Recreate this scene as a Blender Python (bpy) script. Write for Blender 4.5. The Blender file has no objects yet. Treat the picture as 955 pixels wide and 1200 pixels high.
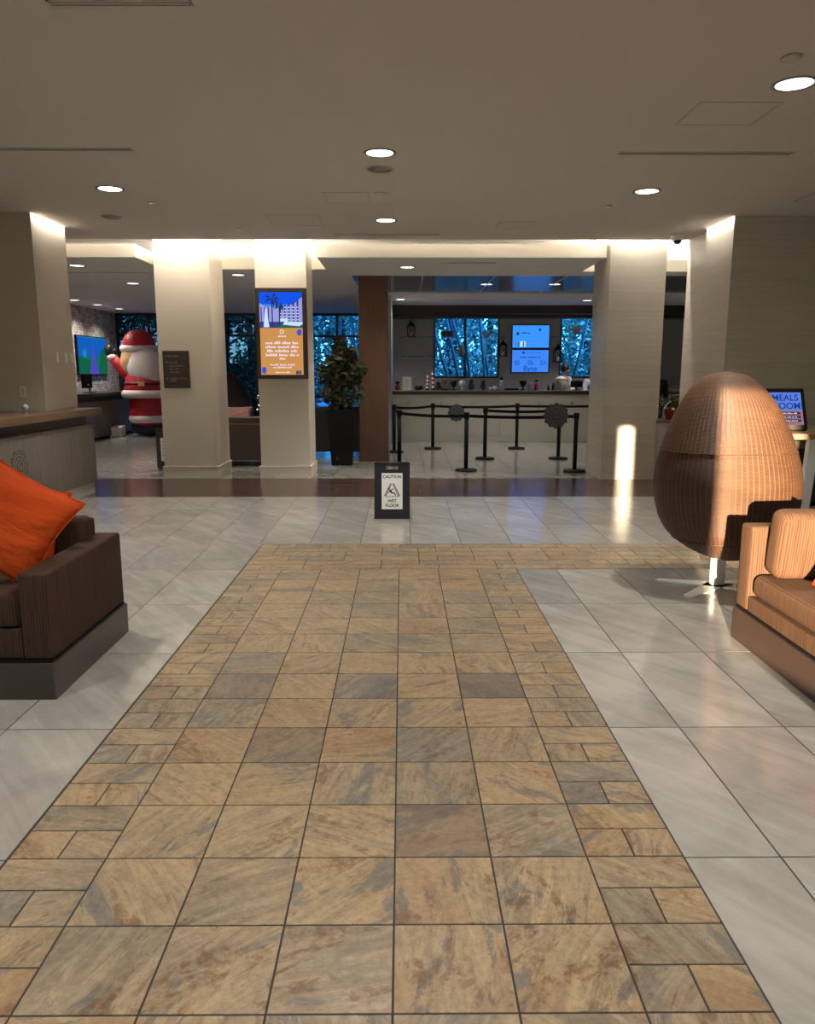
import bpy, bmesh, math, random
from mathutils import Vector, Matrix
PI = math.pi
S = bpy.context.scene
COL = S.collection

# ------------------------------------------------------------------ camera, sky, sun, window light, exposure
FPX = 900.0
cam_data = bpy.data.cameras.new('camera')
cam_data.sensor_fit = 'VERTICAL'; cam_data.sensor_height = 36.0
cam_data.lens = 36.0 * FPX / 1200.0
cam_data.clip_start = 0.05; cam_data.clip_end = 300
cam = bpy.data.objects.new('camera', cam_data); COL.objects.link(cam)
cam.location = (0, 0, 1.5)
cam.rotation_euler = (math.radians(90 - 10.2964), 0, math.radians(-0.4071))
S.camera = cam

S.view_settings.view_transform = 'Standard'
S.view_settings.look = 'None'
S.view_settings.gamma = 1.0
S.view_settings.use_curve_mapping = False
S.view_settings.exposure = 0.0

world = bpy.data.worlds.new('sky'); S.world = world; world.use_nodes = True
wn = world.node_tree; wn.nodes.clear()
sky = wn.nodes.new('ShaderNodeTexSky'); sky.sky_type = 'NISHITA'; sky.sun_disc = False
sky.sun_elevation = math.radians(12); sky.sun_rotation = math.radians(100)
sky.air_density = 1.0; sky.dust_density = 0.2; sky.ozone_density = 2.0
bg = wn.nodes.new('ShaderNodeBackground'); bg.inputs['Strength'].default_value = 4.0
wo = wn.nodes.new('ShaderNodeOutputWorld')
wn.links.new(sky.outputs[0], bg.inputs[0]); wn.links.new(bg.outputs[0], wo.inputs[0])

SUN_AZ = 0.30      # metres towards +X per metre towards +Y
SUN_DROP = 0.1175  # metres down per metre towards +Y
sd = bpy.data.lights.new('sun', 'SUN'); sd.energy = 35.0; sd.angle = math.radians(0.6); sd.color = (1.0, 0.79, 0.55)
sun = bpy.data.objects.new('sun', sd); COL.objects.link(sun)
sun.rotation_euler = Vector((SUN_AZ, 1.0, -SUN_DROP)).to_track_quat('-Z', 'Y').to_euler()

def area_light(name, loc, direction, sx, sy, power, color, along=(1, 0, 0)):
    d = bpy.data.lights.new(name, 'AREA'); d.shape = 'RECTANGLE'; d.size = sx; d.size_y = sy
    d.energy = power; d.color = color
    o = bpy.data.objects.new(name, d); COL.objects.link(o); o.location = loc
    z = -Vector(direction).normalized(); x = Vector(along); x = (x - z * x.dot(z)).normalized(); y = z.cross(x)
    o.rotation_euler = Matrix((x, y, z)).transposed().to_euler()   # sx runs along `along`
    return o
# daylight coming in through the window wall behind the camera and the rear windows
area_light('daylight_entrance_windows', (-0.1, -3.4, 1.6), (0, 1, 0.05), 2.2, 1.6, 24, (1.0, 0.97, 0.93))
# LED strips in the ceiling cove
COVE = (1.0, 0.90, 0.76)
def cove(name, loc, direction, sx, sy, power, along=(1, 0, 0)): return area_light(name, loc, direction, sx, sy, power, COVE, along)

# ------------------------------------------------------------------ materials
class NT:
    def __init__(s, name):
        s.m = bpy.data.materials.new(name); s.m.use_nodes = True
        s.t = s.m.node_tree; s.t.nodes.clear()
        s.out = s.n('ShaderNodeOutputMaterial')
    def n(s, kind, **kw):
        x = s.t.nodes.new(kind)
        for k, v in kw.items(): setattr(x, k, v)
        return x
    def l(s, a, b): s.t.links.new(a, b)
    def val(s, sock, v):
        if hasattr(v, 'is_output') or isinstance(v, bpy.types.NodeSocket): s.l(v, sock)
        else: sock.default_value = v
    def math(s, op, a, b=None, clamp=False):
        x = s.n('ShaderNodeMath', operation=op, use_clamp=clamp); s.val(x.inputs[0], a)
        if b is not None: s.val(x.inputs[1], b)
        return x.outputs[0]
    def mix(s, f, a, b, mode='MIX'):
        x = s.n('ShaderNodeMix', data_type='RGBA', blend_type=mode)
        s.val(x.inputs[0], f); s.val(x.inputs[6], a); s.val(x.inputs[7], b)
        return x.outputs[2]
    def noise(s, vec, scale, detail=3.0, rough=0.55, dist=0.0):
        x = s.n('ShaderNodeTexNoise'); s.l(vec, x.inputs['Vector'])
        x.inputs['Scale'].default_value = scale; x.inputs['Detail'].default_value = detail
        x.inputs['Roughness'].default_value = rough; x.inputs['Distortion'].default_value = dist
        return x.outputs[0]
    def ramp(s, f, stops):
        x = s.n('ShaderNodeValToRGB'); s.l(f, x.inputs[0])
        e = x.color_ramp.elements
        e[0].position, e[0].color = stops[0]; e[1].position, e[1].color = stops[-1]
        for p, c in stops[1:-1]:
            q = e.new(p); q.color = c
        return x.outputs[0]
    def smooth(s, f, a, b):
        x = s.n('ShaderNodeMapRange', interpolation_type='SMOOTHSTEP'); s.val(x.inputs[0], f)
        x.inputs[1].default_value = a; x.inputs[2].default_value = b
        return x.outputs[0]
    def coord(s, which='Object', scale=(1, 1, 1), add=None):
        c = s.n('ShaderNodeTexCoord'); mp = s.n('ShaderNodeMapping'); mp.inputs['Scale'].default_value = scale
        s.l(c.outputs[which], mp.inputs['Vector'])
        if add is None: return mp.outputs[0]
        a = s.n('ShaderNodeVectorMath', operation='ADD'); s.l(mp.outputs[0], a.inputs[0]); s.l(add, a.inputs[1])
        return a.outputs[0]
    def bsdf(s, color, rough=0.5, metal=0.0, spec=0.5, bump=None, bstr=0.2, bdist=0.01, **kw):
        b = s.n('ShaderNodeBsdfPrincipled'); s.val(b.inputs['Base Color'], color); s.val(b.inputs['Roughness'], rough)
        b.inputs['Metallic'].default_value = metal; b.inputs['Specular IOR Level'].default_value = spec
        for k, v in kw.items(): s.val(b.inputs[k], v)
        if bump is not None:
            u = s.n('ShaderNodeBump'); u.inputs['Strength'].default_value = bstr; u.inputs['Distance'].default_value = bdist
            s.l(bump, u.inputs['Height']); s.l(u.outputs[0], b.inputs['Normal'])
        s.l(b.outputs[0], s.out.inputs[0]); return s.m

def c4(c): return (c[0], c[1], c[2], 1.0)
def plain(name, color, rough=0.5, metal=0.0, var=0.12, scale=8.0, spec=0.5, bump=0.0):
    t = NT(name); v = t.noise(t.coord(), scale, 4)
    col = t.mix(v, c4([x * (1 - var) for x in color]), c4([min(1, x * (1 + var)) for x in color]))
    return t.bsdf(col, rough, metal, spec, bump=v if bump else None, bstr=bump)
def glow(name, color, strength):
    t = NT(name); e = t.n('ShaderNodeEmission'); e.inputs[0].default_value = c4(color); e.inputs[1].default_value = strength
    t.l(e.outputs[0], t.out.inputs[0]); return t.m
def wood(name, a, b, rough=0.4, axis=2, freq=1.0, spec=0.5):
    t = NT(name); sc = [14 * freq] * 3; sc[axis] = 0.9 * freq
    co = t.coord('Object', tuple(sc)); v = t.noise(co, 1.0, 6, 0.6, 1.2)
    sc2 = [60 * freq] * 3; sc2[axis] = 2 * freq
    w = t.noise(t.coord('Object', tuple(sc2)), 1.0, 3)
    f = t.math('ADD', t.math('MULTIPLY', v, 0.75), t.math('MULTIPLY', w, 0.25))
    return t.bsdf(t.ramp(f, [(0.3, c4(a)), (0.7, c4(b))]), rough, 0, spec, bump=w, bstr=0.05)

def tile_mat(name, kind):
    t = NT(name)
    at = t.n('ShaderNodeAttribute', attribute_name='tile'); r = at.outputs['Color']
    sep = t.n('ShaderNodeSeparateColor'); t.l(r, sep.inputs[0])
    off = t.n('ShaderNodeVectorMath', operation='SCALE'); t.l(r, off.inputs[0]); off.inputs['Scale'].default_value = 37.0
    if kind == 'stone':
        co = t.coord('Object', (1, 1, 1), off.outputs[0])
        # each slate slab has its own bedding direction
        rot = t.n('ShaderNodeVectorRotate', rotation_type='Z_AXIS'); t.l(co, rot.inputs['Vector'])
        t.l(t.math('MULTIPLY', sep.outputs[2], 6.28), rot.inputs['Angle'])
        mp = t.n('ShaderNodeMapping'); mp.inputs['Scale'].default_value = (1, 2.6, 1); t.l(rot.outputs[0], mp.inputs['Vector'])
        big = t.noise(mp.outputs[0], 1.5, 5, 0.6, 0.7)
        fine = t.noise(co, 42, 5, 0.72)
        sm = t.n('ShaderNodeMapping'); sm.inputs['Scale'].default_value = (2.5, 16, 1); t.l(rot.outputs[0], sm.inputs['Vector'])
        bed = t.noise(sm.outputs[0], 1.4, 6, 0.68, 1.2)
        vein = t.noise(mp.outputs[0], 2.6, 8, 0.66, 0.8)
        base = t.ramp(t.math('ADD', t.math('ADD', t.math('MULTIPLY', big, 0.55), t.math('MULTIPLY', bed, 0.22)), t.math('MULTIPLY', t.math('SUBTRACT', sep.outputs[0], 0.15), 0.30)),
                      [(0.26, (0.275, 0.26, 0.235, 1)), (0.38, (0.355, 0.30, 0.215, 1)), (0.48, (0.44, 0.345, 0.225, 1)),
                       (0.58, (0.50, 0.375, 0.225, 1)), (0.68, (0.40, 0.265, 0.15, 1)), (0.80, (0.36, 0.315, 0.265, 1))])
        edge0 = t.math('SUBTRACT', vein, t.math('MULTIPLY', sep.outputs[1], -0.10))
        grey = t.smooth(edge0, 0.625, 0.645)
        col = t.mix(t.math('MULTIPLY', grey, 0.72), base, (0.205, 0.205, 0.20, 1))
        rust = t.math('MULTIPLY', t.smooth(t.noise(mp.outputs[0], 2.3, 7, 0.7, 1.6), 0.52, 0.60), t.smooth(t.noise(co, 30, 4, 0.7), 0.38, 0.60))
        col = t.mix(t.math('MULTIPLY', rust, 0.75), col, (0.21, 0.105, 0.05, 1))
        pale = t.smooth(t.noise(mp.outputs[0], 3.0, 7, 0.65, 1.8), 0.62, 0.64)
        col = t.mix(t.math('MULTIPLY', pale, 0.5), col, (0.52, 0.44, 0.33, 1))
        line = t.math('ABSOLUTE', t.math('SUBTRACT', t.noise(mp.outputs[0], 1.3, 6, 0.62, 1.2), 0.5))
        crack = t.math('SUBTRACT', 1.0, t.smooth(line, 0.0, 0.004))
        col = t.mix(t.math('MULTIPLY', crack, 0.5), col, (0.14, 0.11, 0.085, 1))
        col = t.mix(t.smooth(bed, 0.30, 0.72), t.mix(1.0, col, (0.66, 0.64, 0.62, 1), 'MULTIPLY'), col)
        col = t.mix(t.math('MULTIPLY', t.smooth(fine, 0.38, 0.66), 0.55), col, t.mix(1.0, col, (0.62, 0.58, 0.55, 1), 'MULTIPLY'))
        odd = t.smooth(sep.outputs[1], 0.968, 0.978)
        col = t.mix(t.math('MULTIPLY', odd, 0.45), col, (0.13, 0.105, 0.095, 1)); col = t.mix(1.0, col, (0.82, 0.81, 0.79, 1), 'MULTIPLY')
        h = t.math('ADD', t.math('MULTIPLY', bed, 0.6), t.math('ADD', t.math('MULTIPLY', fine, 0.25), t.math('MULTIPLY', vein, 0.5)))
        return t.bsdf(col, t.math('ADD', 0.30, t.math('MULTIPLY', fine, 0.2)), 0, 0.45, bump=h, bstr=0.25, bdist=0.006)
    if kind == 'grey':
        co = t.coord('Object', (1, 1, 1), off.outputs[0])
        rot = t.n('ShaderNodeVectorRotate', rotation_type='Z_AXIS'); t.l(co, rot.inputs['Vector']); rot.inputs['Angle'].default_value = 0.9
        mp = t.n('ShaderNodeMapping'); mp.inputs['Scale'].default_value = (1.2, 9.0, 1); t.l(rot.outputs[0], mp.inputs['Vector'])
        streak = t.noise(mp.outputs[0], 1.0, 6, 0.62, 0.6)
        cloud = t.noise(co, 2.6, 7, 0.68, 0.6); fine = t.noise(co, 90, 3, 0.7)
        f = t.math('ADD', t.math('ADD', t.math('MULTIPLY', streak, 0.55), t.math('MULTIPLY', cloud, 0.45)), t.math('MULTIPLY', t.math('SUBTRACT', sep.outputs[0], 0.5), 0.12))
        col = t.ramp(f, [(0.30, (0.22, 0.21, 0.19, 1)), (0.5, (0.31, 0.297, 0.27, 1)), (0.72, (0.43, 0.415, 0.38, 1))])
        col = t.mix(t.math('MULTIPLY', fine, 0.12), col, (0.22, 0.21, 0.20, 1))
        return t.bsdf(col, t.math('ADD', 0.12, t.math('MULTIPLY', fine, 0.08)), 0, 0.7, bump=fine, bstr=0.02, bdist=0.003)
    # plank
    mp = t.coord('Object', (1.3, 22, 1), off.outputs[0]); g = t.noise(mp, 1.0, 6, 0.6, 0.8)
    f = t.math('ADD', t.math('MULTIPLY', g, 0.7), t.math('MULTIPLY', sep.outputs[0], 0.3))
    col = t.ramp(f, [(0.3, (0.040, 0.024, 0.018, 1)), (0.7, (0.100, 0.060, 0.043, 1))])
    return t.bsdf(col, t.math('ADD', 0.12, t.math('MULTIPLY', g, 0.10)), 0, 0.5, bump=g, bstr=0.05, bdist=0.004)

M = {}
M['stone'] = tile_mat('slate_tile', 'stone'); M['grey'] = tile_mat('grey_porcelain_tile', 'grey'); M['plank'] = tile_mat('dark_floor_plank', 'plank')
M['grout'] = plain('grout', (0.035, 0.030, 0.026), 0.85)
M['ceil'] = plain('ceiling_paint', (0.60, 0.56, 0.52), 0.9, var=0.02, scale=2)
M['ceil_rear'] = plain('rear_ceiling_paint', (0.78, 0.77, 0.77), 0.9, var=0.02, scale=2)
M['white'] = plain('white_paint', (0.80, 0.77, 0.70), 0.7, var=0.02)
M['wall'] = plain('warm_grey_wall_paint', (0.50, 0.45, 0.385), 0.8, var=0.03, scale=3)
M['barwall'] = plain('bar_wall_paint', (0.37, 0.355, 0.365), 0.7, var=0.04, scale=3)

def stone_clad(name, a, b, hz):
    t = NT(name); c = t.n('ShaderNodeTexCoord'); s = t.n('ShaderNodeSeparateXYZ'); t.l(c.outputs['Object'], s.inputs[0])
    row = t.math('FLOOR', t.math('MULTIPLY', s.outputs[2], hz))
    wn_ = t.n('ShaderNodeTexWhiteNoise', noise_dimensions='1D'); t.l(row, wn_.inputs['W'])
    st = t.noise(t.coord('Object', (1.2, 1.2, 26)), 1.0, 5, 0.6, 0.5)
    fr = t.math('FRACT', t.math('MULTIPLY', s.outputs[2], hz))
    joint = t.math('LESS_THAN', fr, 0.012)
    f = t.math('ADD', t.math('MULTIPLY', st, 0.75), t.math('MULTIPLY', wn_.outputs[0], 0.2))
    col = t.ramp(f, [(0.25, c4(a)), (0.75, c4(b))])
    col = t.mix(t.math('MULTIPLY', joint, 0.35), col, c4([x * 0.5 for x in a]))
    return t.bsdf(col, 0.34, 0, 0.4, bump=st, bstr=0.04)
M['travertine'] = stone_clad('striated_limestone_cladding', (0.50, 0.47, 0.41), (0.64, 0.605, 0.54), 3.1)
M['plaster'] = plain('cream_plaster', (0.74, 0.675, 0.575), 0.75, var=0.03, scale=2.5)
def ledge():
    t = NT('stacked_ledge_stone'); co = t.coord('Object', (1, 5.0, 1))
    br = t.n('ShaderNodeTexBrick'); c = t.n('ShaderNodeTexCoord'); s = t.n('ShaderNodeSeparateXYZ'); t.l(c.outputs['Object'], s.inputs[0])
    cb = t.n('ShaderNodeCombineXYZ'); t.l(s.outputs[1], cb.inputs[0]); t.l(s.outputs[2], cb.inputs[1]); t.l(cb.outputs[0], br.inputs['Vector'])
    br.inputs['Scale'].default_value = 2.2; br.inputs['Brick Width'].default_value = 0.5; br.inputs['Row Height'].default_value = 0.14; br.inputs['Mortar Size'].default_value = 0.012
    br.inputs['Color1'].default_value = (0.62, 0.58, 0.53, 1); br.inputs['Color2'].default_value = (0.27, 0.25, 0.24, 1); br.inputs['Mortar'].default_value = (0.06, 0.06, 0.06, 1)
    n = t.noise(t.coord('Object'), 9, 5)
    col = t.mix(0.5, br.outputs[0], t.ramp(n, [(0.35, (0.16, 0.15, 0.15, 1)), (0.65, (0.75, 0.71, 0.66, 1))]))
    return t.bsdf(col, 0.8, 0, 0.3, bump=t.math('ADD', n, t.math('MULTIPLY', br.outputs[1], -1.0)), bstr=0.6, bdist=0.03)
M['ledge'] = ledge()
M['darkwood'] = wood('dark_walnut', (0.018, 0.010, 0.007), (0.045, 0.024, 0.017), 0.45)
M['column'] = wood('reddish_walnut_panel', (0.080, 0.031, 0.016), (0.125, 0.054, 0.029), 0.5)
M['deskwood'] = wood('grey_oak_laminate', (0.105, 0.090, 0.075), (0.20, 0.172, 0.142), 0.45)
M['desktop'] = wood('walnut_desk_top', (0.10, 0.055, 0.028), (0.19, 0.115, 0.062), 0.3, axis=1)
M['black'] = plain('black_metal', (0.005, 0.005, 0.007), 0.55, 0.0, spec=0.18)
M['belt'] = plain('black_webbing', (0.006, 0.006, 0.008), 0.8, spec=0.1, bump=0.2)
M['frame'] = plain('dark_window_frame', (0.018, 0.020, 0.026), 0.4)
M['bronze'] = plain('dark_bronze_sign', (0.040, 0.028, 0.022), 0.5)
M['signtext'] = plain('pale_bronze_lettering', (0.30, 0.25, 0.21), 0.5)
M['silver'] = plain('brushed_silver', (0.62, 0.62, 0.62), 0.3, 0.9)
M['trimgrey'] = plain('grey_trim_ring', (0.30, 0.28, 0.26), 0.4, 0.3)
M['lens'] = glow('lamp_lens', (1.0, 0.95, 0.86), 6.0)
M['lens_rear'] = glow('rear_lamp_lens', (1.0, 0.94, 0.85), 3.0)
M['whiteplastic'] = plain('white_plastic', (0.72, 0.70, 0.66), 0.4)
M['offwhite'] = plain('off_white_panel', (0.52, 0.495, 0.455), 0.5, var=0.03)
M['paper'] = plain('white_paper', (0.85, 0.84, 0.80), 0.7, var=0.03)
M['ink'] = plain('black_ink', (0.02, 0.02, 0.02), 0.7)
M['inkgrey'] = plain('grey_ink', (0.28, 0.28, 0.28), 0.7)
M['wetframe'] = plain('charcoal_plastic', (0.018, 0.016, 0.020), 0.6, spec=0.3)
M['whitemetal'] = plain('white_painted_metal', (0.74, 0.73, 0.71), 0.35)
M['glassy'] = plain('clear_grey_glass', (0.30, 0.32, 0.34), 0.08, spec=0.9)

def fabric(name, a, b, freq, axis=0, rough=0.9):
    t = NT(name); c = t.n('ShaderNodeTexCoord'); s = t.n('ShaderNodeSeparateXYZ'); t.l(c.outputs['UV'], s.inputs[0])
    st = t.math('SINE', t.math('MULTIPLY', s.outputs[0], 2 * PI * freq))
    n1 = t.noise(t.coord('UV', (freq * 0.8, 3, 1)), 1.0, 2)
    weft = t.math('SINE', t.math('MULTIPLY', s.outputs[1], 2 * PI * 300))
    f = t.math('ADD', t.math('ADD', t.math('MULTIPLY', st, 0.22), 0.5), t.math('MULTIPLY', t.math('SUBTRACT', n1, 0.5), 0.9))
    col = t.ramp(f, [(0.2, c4(a)), (0.8, c4(b))])
    return t.bsdf(col, rough, 0, 0.25, bump=t.math('ADD', st, t.math('MULTIPLY', weft, 0.4)), bstr=0.25, bdist=0.002)
M['fabric'] = fabric('striped_brown_upholstery', (0.034, 0.0165, 0.0095), (0.070, 0.037, 0.022), 75)
M['fabric_tan'] = fabric('striped_tan_upholstery', (0.058, 0.026, 0.0125), (0.118, 0.060, 0.030), 75)
M['plinth'] = plain('dark_laminate_plinth', (0.052, 0.038, 0.030), 0.30, var=0.15)
M['plinth_tan'] = plain('brown_laminate_plinth', (0.044, 0.025, 0.016), 0.35, var=0.1)
def cotton(name, col):
    t = NT(name); n = t.noise(t.coord('Object', (1.6, 1.6, 5)), 2.6, 4, 0.55, 1.0); f = t.noise(t.coord(), 180, 2)
    return t.bsdf(t.mix(n, c4([x * 0.8 for x in col]), c4([min(1, x * 1.15) for x in col])), 0.85, 0, 0.2, bump=t.math('ADD', n, t.math('MULTIPLY', f, 0.05)), bstr=0.5, bdist=0.04)
M['orange'] = cotton('orange_cotton', (0.56, 0.066, 0.008))
M['red_orange'] = cotton('red_orange_cotton', (0.30, 0.022, 0.010))
def wicker(name, lo, hi):
    t = NT(name); c = t.n('ShaderNodeTexCoord'); s = t.n('ShaderNodeSeparateXYZ'); t.l(c.outputs['UV'], s.inputs[0])
    u, v = s.outputs[0], s.outputs[1]
    nu, nv = 84.0, 190.0
    col_i = t.math('FLOOR', t.math('MULTIPLY', u, nu))
    ph = t.math('MULTIPLY', t.math('MODULO', col_i, 2.0), PI)
    strand = t.math('ABSOLUTE', t.math('SINE', t.math('MULTIPLY', v, PI * nv)))           # each horizontal cane
    over = t.math('SINE', t.math('ADD', t.math('MULTIPLY', v, PI * nv), ph))                 # over / under the stakes
    stake = t.math('ABSOLUTE', t.math('SINE', t.math('MULTIPLY', u, PI * nu)))
    n = t.noise(t.coord('UV', (14, 150, 1)), 1.0, 3); n2 = t.noise(t.coord('UV', (5, 7, 1)), 1.0, 3)
    rib = t.math('POWER', t.math('SUBTRACT', 1.0, stake), 4.0)
    h = t.math('ADD', t.math('MULTIPLY', strand, 0.5), t.math('ADD', t.math('MULTIPLY', over, 0.10), t.math('MULTIPLY', rib, 0.7)))
    f = t.math('ADD', t.math('MULTIPLY', h, 0.45), t.math('ADD', t.math('MULTIPLY', n, 0.3), t.math('MULTIPLY', n2, 0.3)))
    col = t.ramp(f, [(0.2, c4([x * 0.45 for x in lo])), (0.5, c4(lo)), (0.85, c4(hi))])
    return t.bsdf(col, 0.5, 0, 0.4, bump=h, bstr=0.6, bdist=0.006)
M['wicker'] = wicker('honey_brown_wicker', (0.078, 0.034, 0.016), (0.235, 0.120, 0.052))
M['wicker_dark'] = wicker('dark_brown_wicker', (0.030, 0.016, 0.013), (0.055, 0.032, 0.026))
M['leather'] = plain('brown_leather', (0.040, 0.021, 0.014), 0.45, var=0.1)
M['leather_dark'] = plain('black_leather', (0.010, 0.008, 0.008), 0.5, spec=0.3)
M['leatherpipe'] = plain('light_brown_piping', (0.15, 0.10, 0.07), 0.5)
M['tray'] = plain('glossy_slate_ceiling_panel', (0.16, 0.165, 0.18), 0.22, 0.35, var=0.03)
M['planter'] = plain('black_planter', (0.006, 0.006, 0.008), 0.55, spec=0.15)
M['soil'] = plain('potting_soil', (0.03, 0.02, 0.015), 0.95)
M['bark'] = plain('bark', (0.085, 0.06, 0.045), 0.85, scale=20)
def leafmat(name, a, b):
    t = NT(name); n = t.noise(t.coord(), 9, 3)
    return t.bsdf(t.ramp(n, [(0.35, c4(a)), (0.65, c4(b))]), 0.5, 0, 0.3)
M['ficus'] = leafmat('ficus_leaf', (0.020, 0.028, 0.012), (0.085, 0.080, 0.042))
M['leaf'] = leafmat('tree_leaf', (0.11, 0.21, 0.12), (0.32, 0.45, 0.32))
M['leaf_dark'] = leafmat('dark_tree_leaf', (0.03, 0.08, 0.05), (0.11, 0.17, 0.12))
M['pine'] = leafmat('christmas_greenery', (0.02, 0.06, 0.025), (0.07, 0.14, 0.06))
M['bamboo'] = plain('bamboo_stem', (0.05, 0.075, 0.06), 0.6)
M['earth'] = plain('ground_cover', (0.06, 0.09, 0.06), 0.95)
def tint(name, color, refl):
    t = NT(name); a = t.n('ShaderNodeBsdfTransparent'); a.inputs[0].default_value = c4(color)
    g = t.n('ShaderNodeBsdfGlossy'); g.inputs['Roughness'].default_value = 0.02; g.inputs[0].default_value = (1, 1, 1, 1)
    x = t.n('ShaderNodeMixShader'); x.inputs[0].default_value = refl
    t.l(a.outputs[0], x.inputs[1]); t.l(g.outputs[0], x.inputs[2]); t.l(x.outputs[0], t.out.inputs[0]); return t.m
M['tint'] = tint('blue_tinted_window_glass', (0.22, 0.52, 0.92), 0.004)
M['tint_dark'] = tint('dark_tinted_window_glass', (0.09, 0.150, 0.23), 0.004)
M['shelfglass'] = tint('clear_shelf_glass', (0.80, 0.84, 0.86), 0.03)
M['red'] = plain('red_nylon', (0.50, 0.015, 0.030), 0.55)
M['fleece'] = plain('white_nylon', (0.74, 0.66, 0.66), 0.7)
M['skin_nylon'] = plain('peach_nylon', (0.78, 0.40, 0.26), 0.6)
M['tan_nylon'] = plain('straw_nylon', (0.70, 0.45, 0.20), 0.6)
M['mitten'] = plain('black_nylon', (0.012, 0.012, 0.016), 0.5)
M['red_gloss'] = plain('red_foil', (0.16, 0.012, 0.012), 0.4)
M['pot_red'] = plain('red_wrapped_pot', (0.30, 0.015, 0.022), 0.4)
M['skin'] = plain('skin', (0.45, 0.25, 0.17), 0.55)
M['hair'] = plain('dark_hair', (0.012, 0.010, 0.010), 0.5)
M['navy'] = plain('navy_cloth', (0.02, 0.025, 0.06), 0.8)
M['shirt'] = plain('white_cloth', (0.66, 0.66, 0.70), 0.8)
M['bulb'] = glow('fairy_light', (1.0, 0.9, 0.8), 4.0)
M['gift'] = plain('patterned_pink_cloth', (0.42, 0.20, 0.19), 0.8, var=0.6, scale=30)
M['bluebag'] = plain('navy_starry_cloth', (0.010, 0.014, 0.055), 0.6)

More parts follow.
